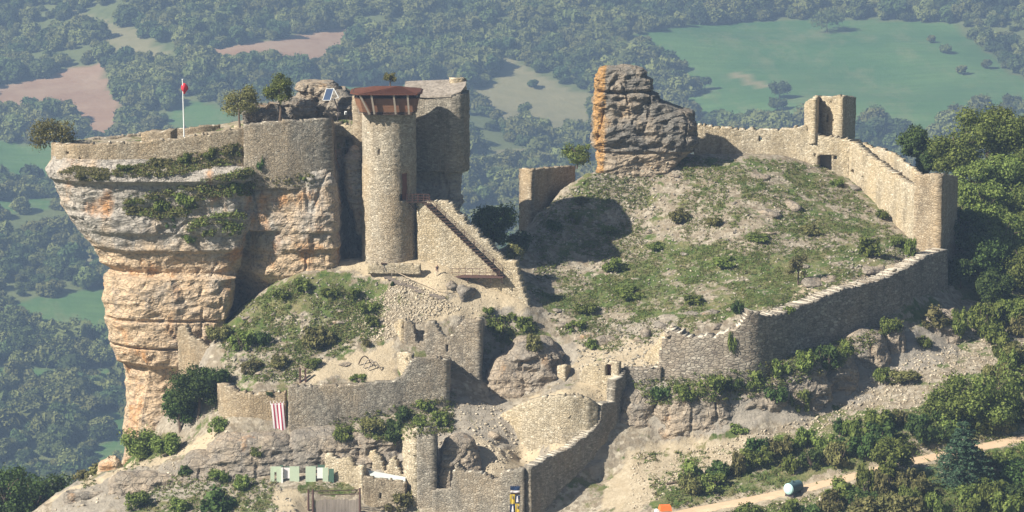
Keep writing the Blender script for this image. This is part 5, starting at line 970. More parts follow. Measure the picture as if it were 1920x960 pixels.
# conifer with tiers of drooping branches
def conifer(px, py, Y, wpx, hpx, label):
    loc = P(px, py, Y); sc = (Y+D)/D*.08; H, R = hpx*sc, wpx*sc/2; e = empty('conifer', tuple(loc), 0, label, 'conifer'); e['kind'] = 'thing'
    MB().bar((0, 0, -.5), (0, 0, H*.97), .2, 8, .05).build('trunk', plain('trunk_pale', (.36, .33, .29)), e); r = np.random.RandomState(77); c = []; d = []; mb = MB()
    for k_ in range(11):
        z = H*(.2+.78*k_/10); rr_ = R*(1-.8*(k_/10)**1.15); nb = 9 if k_ < 8 else 5
        for j in range(nb):
            t = 2*math.pi*j/nb+k_*.7+r.rand()*.4; L = rr_*(.75+.4*r.rand()); ex, ey = math.cos(t)*L, math.sin(t)*L; mb.bar((0, 0, z), (ex, ey, z-.08*L), .05, 4, .02)
            for m_ in range(90):
                q = r.rand()**.7; c.append((ex*q+r.normal()*.16*L*.6, ey*q+r.normal()*.16*L*.6, z-.08*L*q+r.normal()*.09))
    mb.build('branches', MATS['bark'], e); c = np.array(c); n = len(c); nrm = r.normal(size=(n, 3))*.5+np.array([0, 0, 1]); nrm /= np.linalg.norm(nrm, axis=1)[:, None]; t = np.cross(nrm, r.normal(size=(n, 3))); t /= np.linalg.norm(t, axis=1)[:, None]; b = np.cross(nrm, t); s_ = .24
    v = np.stack([c-t*s_, c-b*s_*.5, c+t*s_, c+b*s_*.5], 1).reshape(-1, 3); mk('crown', v, np.arange(4*n).reshape(n, 4), MATS['leaf_pine'], e)
conifer(1803, 925, -46, 124, 138, 'blue-green conifer with tiered branches and a pale trunk, bottom right')
# individual trees in the far fields
def far_tree(px, py, wpx, hpx, label, seed, mt='leaf_far', grp='trees standing alone in the far fields'):
    d = (V(px, py, 0)-Vector(CAM)).normalized(); t = 1500.
    for _ in range(60):
        p = Vector(CAM)+d*t; dz = p.z-float(far_z(np.array([p.x]), np.array([p.y]))[0]); t += dz/max(.12, -d.z)*.5
    p = Vector(CAM)+d*t; sc = (p.y+D)/D*.08; return tree_obj(tuple(p), hpx*sc, wpx*sc/2/.95, seed, mt, label, grp, crown0=.22, leaf=.75, n=1300)
for i, (px, py, w_, h_, lb) in enumerate(((1551, 60, 62, 44, 'largest lone tree in the green meadow, casting a shadow, near the upper woods'), (1322, 170, 24, 26, 'small lone tree low in the meadow left of the bare patch'), (1462, 185, 38, 34, 'bushy tree in the lower middle of the meadow'), (1458, 208, 34, 26, 'shrubby tree just below the bushy meadow tree'), (1803, 140, 20, 18, 'small bush on the right side of the meadow, lower of the slanting row'), (1775, 100, 22, 16, 'small bush on the right side of the meadow, middle of the slanting row'), (1745, 80, 18, 12, 'tiny bush on the right side of the meadow, topmost of the slanting row'), (1850, 128, 20, 16, 'small bush near the right edge of the meadow'), (1275, 150, 34, 40, 'rounded tree on the meadow edge just right of the pinnacle top'), (1300, 175, 40, 30, 'low tree on the meadow edge, below the rounded one'), (1640, 240, 52, 40, 'dark tree at the bottom of the meadow right of the watchtower'), (1690, 262, 46, 40, 'dark tree at the bottom of the meadow, farther right of the watchtower'), (1350, 240, 44, 30, 'low tree directly above the crest wall beside the pinnacle'), (985, 225, 36, 34, 'lone tree on the drab slope left of the pinnacle'), (1000, 165, 20, 16, 'small tree on the upper part of the drab slope'), (60, 678, 90, 74, 'dark tree by the light green strip at the left edge'), (20, 640, 60, 64, 'dark tree at the left edge above the light green strip'), (110, 690, 60, 60, 'dark tree right of the light green strip at far left'), (190, 690, 60, 54, 'dark tree between the two low fields beside the pillar'))):
    far_tree(px, py, w_, h_, lb, 90+i)
# ------------------------------------------------------------------ shrubs
G1 = 'shrubs on the green slope below the cliff'; G2 = 'shrubs scattered on the castle hill'; G3 = 'shrubs along the foot of the curtain wall'; G4 = 'thicket above the dirt track'; G5 = 'thicket below the dirt track'; G6 = 'shrubs around the lower walls'; G7 = 'shrubs on the cliff ledges'
B = [ # px, py(foot), w, h, material, label
 (232, 322, 36, 16, 'leaf_mid', 'flat green shrub on the uppermost cliff ledge, left part', G7), (295, 312, 40, 20, 'leaf_dry', 'brownish shrub on the uppermost cliff ledge, middle', G7), (345, 306, 40, 24, 'leaf_mid', 'green shrub on the uppermost cliff ledge below the flagpole', G7), (392, 298, 42, 26, 'leaf_mid', 'dense green shrub under the rampart, right of the flagpole', G7), (430, 292, 40, 28, 'leaf_dry', 'brownish shrub at the right end of the uppermost ledge', G7), (486, 320, 26, 30, 'leaf_dark', 'dark shrub in the corner between lobe and grey rampart', G7),
 (150, 336, 40, 16, 'leaf_dry', 'dry scrub on the leftmost lip of the cliff', G7), (185, 338, 36, 14, 'leaf_dry', 'dry scrub on the leftmost lip, right half', G7),
 (255, 398, 52, 26, 'leaf_dry', 'dry shrub at the left end of the middle cliff ledge', G7), (300, 402, 50, 34, 'leaf_mid', 'green shrub on the middle cliff ledge, second from the left', G7), (318, 426, 36, 26, 'leaf_dark', 'dark shrub hanging under the middle cliff ledge', G7), (350, 384, 54, 32, 'leaf_mid', 'green shrub in the centre of the middle cliff ledge', G7), (395, 374, 50, 30, 'leaf_dry', 'olive shrub right of centre on the middle cliff ledge', G7), (438, 362, 46, 34, 'leaf_mid', 'green shrub near the right end of the middle ledge', G7), (462, 350, 34, 34, 'leaf_dry', 'olive shrub at the right end of the middle ledge', G7),
 (352, 455, 38, 22, 'leaf_mid', 'green shrub at the left of the lower cliff ledge', G7), (388, 444, 50, 34, 'leaf_mid', 'green shrub in the middle of the lower cliff ledge', G7), (432, 442, 50, 38, 'leaf_mid', 'large green shrub at the right of the lower cliff ledge', G7), (570, 342, 28, 18, 'leaf_mid', 'small green tuft at the foot of the grey rampart', G7),
 (530, 562, 50, 26, 'leaf_mid', 'bright shrub near the top of the green slope, left side', G1), (570, 545, 50, 26, 'leaf_mid', 'bright shrub at the top of the green slope under the rock', G1), (618, 560, 44, 26, 'leaf_mid', 'shrub on the green slope left of the rubble fan', G1), (660, 560, 36, 24, 'leaf_mid', 'shrub on the upper right of the green slope', G1), (735, 537, 11, 11, 'leaf_dark', 'tiny round dark bush on the terrace below the round tower', G1), (690, 590, 50, 30, 'leaf_mid', 'shrub beside the left edge of the rubble fan', G1), (700, 612, 40, 24, 'leaf_mid', 'lower shrub beside the left edge of the rubble fan', G1), (585, 655, 70, 50, 'leaf_dry', 'large olive shrub in the middle of the stony slope', G1), (620, 648, 44, 34, 'leaf_dry', 'olive shrub right of the large one on the stony slope', G1),
 (410, 642, 60, 40, 'leaf_dry', 'dry shrub at the top of the rubble wall by the pillar', G1), (455, 655, 60, 42, 'leaf_mid', 'mid-green shrub right of the rubble wall', G1), (492, 650, 46, 36, 'leaf_dark', 'dark shrub at the left edge of the stony slope', G1), (520, 692, 50, 30, 'leaf_dry', 'olive shrub above the buff terrace wall end', G1), (470, 700, 50, 30, 'leaf_dry', 'dry shrub above the buff terrace wall end, left one', G1), (586, 690, 40, 22, 'leaf_mid', 'low green shrub above the terrace wall', G1), (672, 716, 40, 16, 'leaf_mid', 'low green patch of shrub on the bare ground by the chapel', G1), (688, 652, 24, 20, 'leaf_dry', 'small grey shrub beside the chapel side wall', G1),
 (940, 625, 74, 44, 'leaf_mid', 'bright green shrub on the slope right of the chapel', G2), (985, 622, 50, 36, 'leaf_mid', 'green shrub right of the bright one beside the chapel', G2), (1005, 660, 50, 40, 'leaf_dry', 'olive shrub above the crag of the lower ward', G2), (915, 590, 30, 18, 'leaf_mid', 'small shrub above the chapel breach', G2), (1080, 620, 46, 22, 'leaf_mid', 'green shrub on the hill above the small doorway', G2), (1110, 655, 30, 24, 'leaf_mid', 'green shrub in the rubble above the small doorway', G2),
 (1272, 420, 50, 34, 'leaf_dry', 'olive bush in the middle of the hill, upper part', G2), (1340, 425, 40, 22, 'leaf_dry', 'low olive bush right of the middle of the hill', G2), (1090, 385, 36, 22, 'leaf_dry', 'olive bush near the left brow of the hill', G2), (1075, 420, 40, 26, 'leaf_mid', 'bush on the left brow above the hill shadow', G2), (1140, 440, 34, 22, 'leaf_mid', 'bush at the edge of the hill shadow', G2), (1632, 482, 62, 46, 'leaf_mid', 'largest round bright bush near the inner side of the corner', G2), (1684, 465, 36, 26, 'leaf_mid', 'small bush between the bright round bush and the wall', G2), (1655, 412, 36, 22, 'leaf_mid', 'bush at the foot of the climbing wall', G2), (1570, 350, 34, 18, 'leaf_mid', 'low bush by the dark opening in the crest wall', G2), (1708, 480, 26, 40, 'leaf_mid', 'upright bush in the corner at the foot of the corner tower', G2), (1382, 590, 34, 34, 'leaf_dark', 'dark bush behind the dip in the near curtain wall', G2), (1305, 570, 60, 20, 'leaf_mid', 'flat bush above the start of the curved curtain wall', G2), (1180, 560, 70, 24, 'leaf_mid', 'flat green bush on the lower hill slope', G2), (1100, 590, 60, 26, 'leaf_mid', 'flat green bush at the left foot of the hill', G2), (1480, 590, 30, 20, 'leaf_mid', 'small bush just inside the curved curtain wall', G2), (1230, 470, 50, 18, 'leaf_mid', 'flat green bush on the mid slope of the hill', G2), (1420, 455, 60, 18, 'leaf_mid', 'flat green bush in the grassy centre of the hill', G2), (1520, 440, 50, 20, 'leaf_dry', 'flat olive bush right of the grassy centre of the hill', G2), (1360, 500, 60, 20, 'leaf_mid', 'flat bush below the grassy centre of the hill', G2), (1150, 510, 60, 30, 'leaf_mid', 'green bush just right of the hill shadow', G2),
 (1240, 752, 50, 34, 'leaf_dark', 'dark shrub under the block-built wall, first from the left', G3), (1285, 750, 54, 36, 'leaf_mid', 'green shrub under the block-built wall, second from the left', G3), (1335, 745, 64, 50, 'leaf_mid', 'green shrub under the block-built wall, third from the left', G3), (1372, 738, 56, 44, 'leaf_dark', 'dark shrub at the lowest dip of the curtain wall foot', G3), (1372, 660, 26, 50, 'leaf_mid', 'ivy-like shrub growing on the lit wall face', G3), (1420, 730, 60, 44, 'leaf_mid', 'bright shrub where the curtain wall turns into shade', G3), (1465, 712, 60, 48, 'leaf_mid', 'bright shrub on top of the third rock face', G3), (1505, 700, 60, 50, 'leaf_mid', 'leafy shrub near the middle of the curtain wall foot', G3), (1548, 690, 60, 50, 'leaf_dark', 'dark leafy shrub right of the middle of the curtain wall foot', G3), (1590, 668, 46, 34, 'leaf_mid', 'shrub at the edge of the wall shade, right part', G3), (1455, 760, 60, 50, 'leaf_dark', 'dark shrub hanging on the third rock face', G3), (1500, 770, 50, 50, 'leaf_mid', 'shrub low on the third rock face', G3), (1670, 632, 50, 44, 'leaf_mid', 'shrub crowning the isolated buttress rock', G3), (1760, 620, 80, 50, 'leaf_dry', 'olive shrub over the broad rock below the corner tower', G3), (1795, 630, 50, 60, 'leaf_mid', 'green shrub right of the broad rock below the corner tower', G3), (1735, 655, 40, 30, 'leaf_mid', 'low shrub at the foot of the broad rock', G3), (1385, 815, 56, 26, 'leaf_mid', 'bright low shrub at the foot of the second rock face', G3), (1695, 720, 70, 30, 'leaf_dry', 'low shrub in the middle of the scree', G3), (1655, 715, 40, 30, 'leaf_mid', 'low shrub at the upper edge of the scree', G3),
 (700, 815, 60, 36, 'leaf_dry', 'olive shrub on the bank below the grey terrace wall', G6), (645, 825, 50, 28, 'leaf_mid', 'green shrub left on the bank below the terrace wall', G6), (735, 830, 60, 50, 'leaf_dark', 'dark shrub beside the tall wall fragment', G6), (752, 790, 40, 34, 'leaf_dark', 'dark shrub against the terrace wall near its corner', G6), (800, 772, 50, 34, 'leaf_mid', 'green shrub below the square corner of the terrace wall', G6), (828, 798, 50, 34, 'leaf_mid', 'green shrub behind the tall wall fragment', G6), (785, 800, 40, 22, 'leaf_mid', 'low green shrub right above the tall wall fragment', G6), (750, 958, 80, 46, 'leaf_dry', 'feathery grey-green bush at the bottom, in front of the tall fragment', G6), (480, 858, 34, 24, 'leaf_mid', 'small shrub on the rock band left of the booths', G6), (410, 965, 90, 56, 'leaf_dark', 'dark green bush at the bottom edge, left of the palisade', G6), (340, 960, 60, 30, 'leaf_mid', 'green bush at the bottom edge below the rock band', G6), (450, 920, 50, 34, 'leaf_mid', 'green bush above the dark bottom-edge bush', G6), (350, 893, 40, 26, 'leaf_dark', 'dark bush on the rock band beside the ridge path', G6), (255, 955, 60, 40, 'leaf_mid', 'green bush under the lower left rock band', G6), (410, 905, 50, 30, 'leaf_mid', 'bush in the cleft of the rock band', G6), (505, 745, 18, 14, 'leaf_dark', 'tuft growing out of the buff terrace wall', G6),
]
for i, (px, py, w_, h_, mt, lb, grp) in enumerate(B): bush(px, py, w_, h_, mt, lb, grp, seed=i)
rr = random.Random(3)
def auto(poly, n, wr, hr, mats, grp, marks, kindname):
    placed = []; clear = ((1430, 905, 1530, 975), (1600, 880, 1640, 925), (1225, 930, 1280, 990), (1740, 860, 1830, 930)); k_ = 0
    for _ in range(n*30):
        if len(placed) >= n: break
        x0_, x1_ = min(q[0] for q in poly), max(q[0] for q in poly); y0_, y1_ = min(q[1] for q in poly), max(q[1] for q in poly); a, b_ = rr.uniform(x0_, x1_), rr.uniform(y0_, y1_)
        if not inpoly(np.array([a]), np.array([b_]), poly)[0]: continue
        if any(c_[0] < a < c_[2] and c_[1] < b_ < c_[3] for c_ in clear): continue
        w_ = rr.uniform(*wr)
        if any(abs(a-p[0]) < (w_+p[2])*.24 and abs(b_-p[1]) < 13 for p in placed): continue
        placed.append((a, b_, w_, rr.uniform(*hr), rr.choice(mats)))
    placed.sort(key=lambda p: p[0]); tone = {'leaf_mid': 'green', 'leaf_dark': 'dark green', 'leaf_dry': 'olive brown'}
    words = ['first', 'second', 'third', 'fourth', 'fifth', 'sixth', 'seventh', 'eighth', 'ninth', 'tenth', 'eleventh', 'twelfth', 'thirteenth', 'fourteenth', 'fifteenth', 'sixteenth', 'seventeenth', 'eighteenth', 'nineteenth', 'twentieth', 'twenty-first', 'twenty-second', 'twenty-third', 'twenty-fourth', 'twenty-fifth', 'twenty-sixth', 'twenty-seventh', 'twenty-eighth', 'twenty-ninth', 'thirtieth', 'thirty-first', 'thirty-second', 'thirty-third', 'thirty-fourth', 'thirty-fifth', 'thirty-sixth', 'thirty-seventh', 'thirty-eighth', 'thirty-ninth', 'fortieth']
    for i, (a, b_, w_, h_, mt) in enumerate(placed): bush(a, b_, w_, h_, mt, '%s %s %s, %s from the left' % (tone[mt], kindname, marks, words[i]), grp, seed=i)
auto([(1200, 950), (1330, 900), (1440, 850), (1560, 820), (1700, 790), (1900, 690), (1950, 700), (1950, 800), (1690, 855), (1480, 900), (1240, 948)], 40, (44, 84), (34, 62), ['leaf_mid', 'leaf_mid', 'leaf_dark', 'leaf_dry'], G4, 'in the thicket above the dirt track', 'bush')
auto([(1340, 985), (1500, 945), (1640, 905), (1780, 905), (1950, 850), (1950, 985)], 26, (50, 100), (36, 70), ['leaf_mid', 'leaf_dark', 'leaf_dry', 'leaf_mid'], G5, 'in the thicket below the dirt track', 'bush')
auto([(1840, 620), (1930, 560), (1950, 700), (1880, 690)], 7, (50, 84), (40, 64), ['leaf_mid', 'leaf_mid', 'leaf_dry'], 'bushes right of the scree', 'beside the scree at the right edge', 'bush')
for px, py, w_, h_, lb in ((1665, 900, 90, 90, 'taller bright green tree hiding part of the dirt track'), (1850, 800, 150, 120, 'big leafy tree above the track at the right edge'), (1780, 790, 110, 90, 'leafy tree left of the big one above the track')):
    tree_px(px, py, w_, h_, 'leaf_mid', lb, 'trees along the dirt track', int(px), crown0=.0, leaf=.18, n=4200)
# ------------------------------------------------------------------ small things
def top_empty(name, px, py, Y, label, cat, group=None):
    e = empty(name, V(px, py, Y), 0, label, cat, group); e['kind'] = 'thing'; return e
def under(mb, name, mat, par, smooth=False):
    o = mb.build(name, MATS[mat] if isinstance(mat, str) else mat, par, smooth); o.location = -Vector(par.location) if par.parent is None else Vector((0, 0, 0)); return o
def sub(par, name):
    e = bpy.data.objects.new(name, None); COL.objects.link(e); e.parent = par; e.location = -Vector(par.location); return e
def quadsheet(name, corners, mat, par, nx=8, nz=10, wave=.05, th=.03, seed=0, uvs=True):
    """a cloth sheet between four corners (tl, tr, br, bl) with folds and a thickness"""
    a, b, c, d = [Vector(q) for q in corners]; v = []; uv = []
    for j in range(nz+1):
        for i in range(nx+1):
            u, t = i/nx, j/nz; p = (a.lerp(b, u)).lerp(d.lerp(c, u), t); p = p+Vector((0, -wave*(.3+t)*math.sin(u*9+seed+t*2), 0)); v.append(p)
    f = []; n1 = nx+1; n = len(v); v += [p+Vector((0, th, 0)) for p in v]
    for j in range(nz):
        for i in range(nx): q = [j*n1+i, (j+1)*n1+i, (j+1)*n1+i+1, j*n1+i+1]; f.append(q); f.append([k_+n for k_ in q][::-1])
    l_uv = []
    for q in f:
        for k_ in q: k_ %= n; l_uv.append(((k_ % n1)/nx, 1-(k_//n1)/nz))
    o = mk(name, v, f, MATS[mat] if isinstance(mat, str) else mat, par, uv=l_uv)
    if par: o.location = -Vector(par.location)
    return o
# flagpole
e = top_empty('flagpole', 345, 262, .5, 'white flagpole with a furled red flag on the left rampart', 'flagpole')
mb = MB(); mb.bar(V(345.5, 263, .5), V(342.3, 150, .5), .11, 8, .07); under(mb, 'pole', 'white_paint', e)
mb = MB(); mb.bar(V(342.3, 150, .5)+Vector((0, 0, -.02)), V(342.3, 148, .5), .11, 8); under(mb, 'finial', 'white_paint', e)
v = []; f = []; r_ = random.Random(1); ns = 12
for j in range(13):
    t = j/12; z = V(344, 156+20*t, .5); rad = .12+.36*math.sin(min(1, t*1.15)*math.pi)**.8
    for k_ in range(ns): a = 2*math.pi*k_/ns; q = rad*(1+.3*math.sin(3*a+t*2)); v.append(z+Vector((.22+q*math.cos(a)-.1, q*.5*math.sin(a), 0)))
f = [[j*ns+k_, j*ns+(k_+1) % ns, (j+1)*ns+(k_+1) % ns, (j+1)*ns+k_] for j in range(12) for k_ in range(ns)]; f += [list(range(ns))[::-1], list(range(12*ns, 13*ns))]
o = mk('flag', v, f, MATS['flag_red'], e, True); o.location = -Vector(e.location)
# solar panel on its mast
e = top_empty('solar_panel', 630, 236, 11, 'tilted dark blue solar panel on a leaning white strut mast', 'solar panel')
q = [V(612, 166, 11.6), V(626, 166, 11.6), V(619, 188, 10.6), V(605, 188, 10.6)]; th = Vector((.0, .12, -.04)); MB_ = MB(); MB_.hexa([q[3], q[2], q[2]+th, q[3]+th, q[0], q[1], q[1]+th, q[0]+th]); under(MB_, 'panel', 'solar_blue', e)
mb = MB(); [mb.bar(q[i], q[(i+1) % 4], .06, 4) for i in range(4)]; mb.bar(V(626, 166, 11.6), V(635, 183, 11.4), .08, 5); mb.bar(V(635, 183, 11.4), V(620, 188, 11), .06, 5); under(mb, 'frame', 'white_paint', e)
mb = MB(); mb.bar(V(627, 186, 11.2), V(637, 216, 11), .09, 6); mb.bar(V(633, 212, 11), V(633, 240, 11), .07, 6); under(mb, 'mast', 'steel_dark', e)
e = top_empty('floodlight', 650, 238, 9.5, 'small white floodlight on a short thin post left of the gallery', 'floodlight')
mb = MB(); mb.bar(V(650, 240, 9.5), V(649, 218, 9.5), .05, 6); under(mb, 'post', 'steel_dark', e); mb = MB(); mb.box(V(648, 212, 9.4), (.32, .25, .5), .3, .3); mb.box(V(648, 212, 9.28), (.22, .1, .36), .3, .3); under(mb, 'lamp_head', 'white_paint', e)
# long stair with railings, upper gangway, lower landing
def swY(px, off): return float(np.interp(px, [781, 870, 960, 996], [2.0, 0, -2.1, -2.9]))-.85-off
st = top_empty('wooden_staircase', 945, 517, .4, 'long dark wooden staircase climbing the bright wall to the tower door', 'staircase')
NT = 25
for i in range(NT):
    t = i/(NT-1); px, py = 803+(938-803)*t, 381+(512-381)*t; Y0 = swY(px, 0); A_ = V(px-1, py, Y0-.05); mb = MB()
    mb.box(A_+Vector((0, -.5, -.05)), (1.0, .95, .17), -.0); under(mb, 'tread', 'wood_dark', st)
for off in (.04,):
    mb = MB(); a, b = V(797, 382, swY(797, off)), V(946, 519, swY(946, off)); mb.bar(a-Vector((0, 0, .2)), b-Vector((0, 0, .2)), .05, 4); under(mb, 'stringer', 'rust', st)
for off in (.0, 1.12):
    rl = sub(st, 'railing'); mb = MB(); 
    for hh in (.55, 1.0):
        a, b = V(800, 380, swY(800, off)), V(943, 514, swY(943, off)); mb.bar(a+Vector((0, 0, hh)), b+Vector((0, 0, hh)), .035, 5)
    mb.build('rail', MATS['rust'], rl)
    for i in range(9):
        t = i/8; p = V(800+143*t, 380+134*t, swY(800+143*t, off)); MB().bar(p, p+Vector((0, 0, 1.0)), .03, 5).build('baluster', MATS['rust'], rl)
gw = top_empty('gangway', 776, 378, 2, 'short railed gangway between the tower door and the top of the stair wall', 'gangway')
a, b = V(763, 378, .1), V(806, 379, .8); mb = MB(); nrm = Vector((-(b-a).y, (b-a).x, 0)).normalized()*.6; c_, d_ = a+nrm, b+nrm; mb.hexa([a-Vector((0, 0, .16)), b-Vector((0, 0, .16)), d_-Vector((0, 0, .16)), c_-Vector((0, 0, .16)), a, b, d_, c_]); under(mb, 'deck', 'wood_dark', gw)
for o_ in (Vector((0, 0, 0)), nrm):
    mb = MB(); [mb.bar(a+o_+Vector((0, 0, h_)), b+o_+Vector((0, 0, h_)), .035, 5) for h_ in (.35, .7, 1.1)]; [mb.bar(a.lerp(b, t)+o_, a.lerp(b, t)+o_+Vector((0, 0, 1.1)), .035, 5) for t in (0, .25, .5, .75, 1)]; under(mb, 'railing', 'rust', gw)
mb = MB(); mb.bar(a+Vector((.3, .2, -.1)), a+Vector((1.2, .6, -1.6)), .07, 5); under(mb, 'bracket', 'steel_dark', gw)
ld = top_empty('landing', 900, 518, .6, 'flat timber landing with railing on brackets at the foot of the long stair', 'landing')
A_, B_ = V(853, 515, swY(853, 0)), V(948, 516, swY(948, 0)); dd_ = Vector((-(B_-A_).y, (B_-A_).x, 0)).normalized()*-1.5
mb = MB(); z_ = Vector((0, 0, .2)); mb.hexa([A_-z_, A_+dd_-z_, B_+dd_-z_, B_-z_, A_, A_+dd_, B_+dd_, B_]); under(mb, 'deck', 'rust', ld)
for t in (.3, .52, .75, .97):
    p = A_.lerp(B_, t)+dd_*.85; MBk = MB(); MBk.bar(p-z_, p-z_-Vector((0, 0, .75)), .09, 4); MBk.bar(p-z_-Vector((0, 0, .7)), A_.lerp(B_, t)-z_-Vector((0, 0, 1.0)), .07, 4); under(MBk, 'bracket', 'wood_dark', ld)
rl = sub(ld, 'railing')
for i in range(8):
    p = (A_+dd_*.97).lerp(B_+dd_*.97, i/7*.94); MB().bar(p, p+Vector((0, 0, 1.25)), .035, 5).build('baluster', MATS['rust'], rl)
for hh in (.6, 1.2): MB().bar(A_+dd_*.97+Vector((0, 0, hh)), (A_+dd_*.97).lerp(B_+dd_*.97, .94)+Vector((0, 0, hh)), .035, 5).build('rail', MATS['rust'], rl)
# log steps in the path and rope rail
ls = top_empty('log_steps', 790, 545, -3, 'flight of short log steps crossing the bare slope below the round tower', 'steps')
for i, (px, py) in enumerate(((727, 521), (734, 524.5), (741, 528), (747, 531), (753, 534), (766, 537), (776, 541), (784, 546), (790, 549), (812, 554), (819, 557), (827, 560))):
    h = cast(px, py)[0]; mb = MB(); mb.box(h+Vector((0, 0, .10)), (1.15, .34, .26), .12); under(mb, 'step', 'wood_grey', ls)
rp = top_empty('rope_rail', 760, 540, -2, 'pale rope handrail sagging between thin posts beside the log steps', 'rope rail')
pts = [(735, 503), (748, 512), (765, 520), (790, 530), (812, 540), (824, 542), (838, 541), (846, 537)]; W3 = [cast(px, py+9)[0]+Vector((0, -.2, .75)) for px, py in pts]
mb = MB(); [mb.bar(W3[i], W3[i+1], .05, 5) for i in range(len(W3)-1)]; q_ = cast(828, 560)[0]+Vector((0, -.2, .6)); mb.bar(W3[4], q_, .05, 5); under(mb, 'rope', 'rope', rp)
for i in (0, 2, 4, 6): mb = MB(); mb.bar(W3[i]-Vector((0, 0, 1.1)), W3[i]+Vector((0, 0, .12)), .05, 5); under(mb, 'post', 'wood_post', rp)
tr = top_empty('trestle', 718, 507, -1, 'small weathered wooden trestle standing on the terrace left of the steps', 'trestle'); p = cast(718, 506)[0]
mb = MB(); mb.bar(p+Vector((-.3, -.3, 0)), p+Vector((.1, 0, .95)), .06, 5); mb.bar(p+Vector((.3, -.2, 0)), p+Vector((0, 0, .95)), .06, 5); mb.bar(p+Vector((.15, .5, .05)), p+Vector((.05, 0, .95)), .06, 5); under(mb, 'frame', 'wood_post', tr)
mb = MB(); mb.box(p+Vector((.15, 0, .95)), (.9, .35, .12), .2, .2); under(mb, 'top', 'wood_dark', tr)
ht_ = top_empty('timber_hoops', 690, 683, -14, 'derelict timber frame of curved ribs lying by the chapel side wall', 'timber frame'); 
for k_, (px, py) in enumerate(((684, 684), (693, 690), (702, 694))):
    p = cast(px, py)[0]; mb = MB(); L_p = [p+Vector((-.9+1.8*t, -.2, 1.25*(1-(2*t-1)**2)+.1)) for t in np.linspace(0, 1, 8)]; [mb.bar(L_p[i], L_p[i+1], .09, 5) for i in range(7)]; under(mb, 'rib', 'wood_post' if k_ else 'wood_dark', ht_)
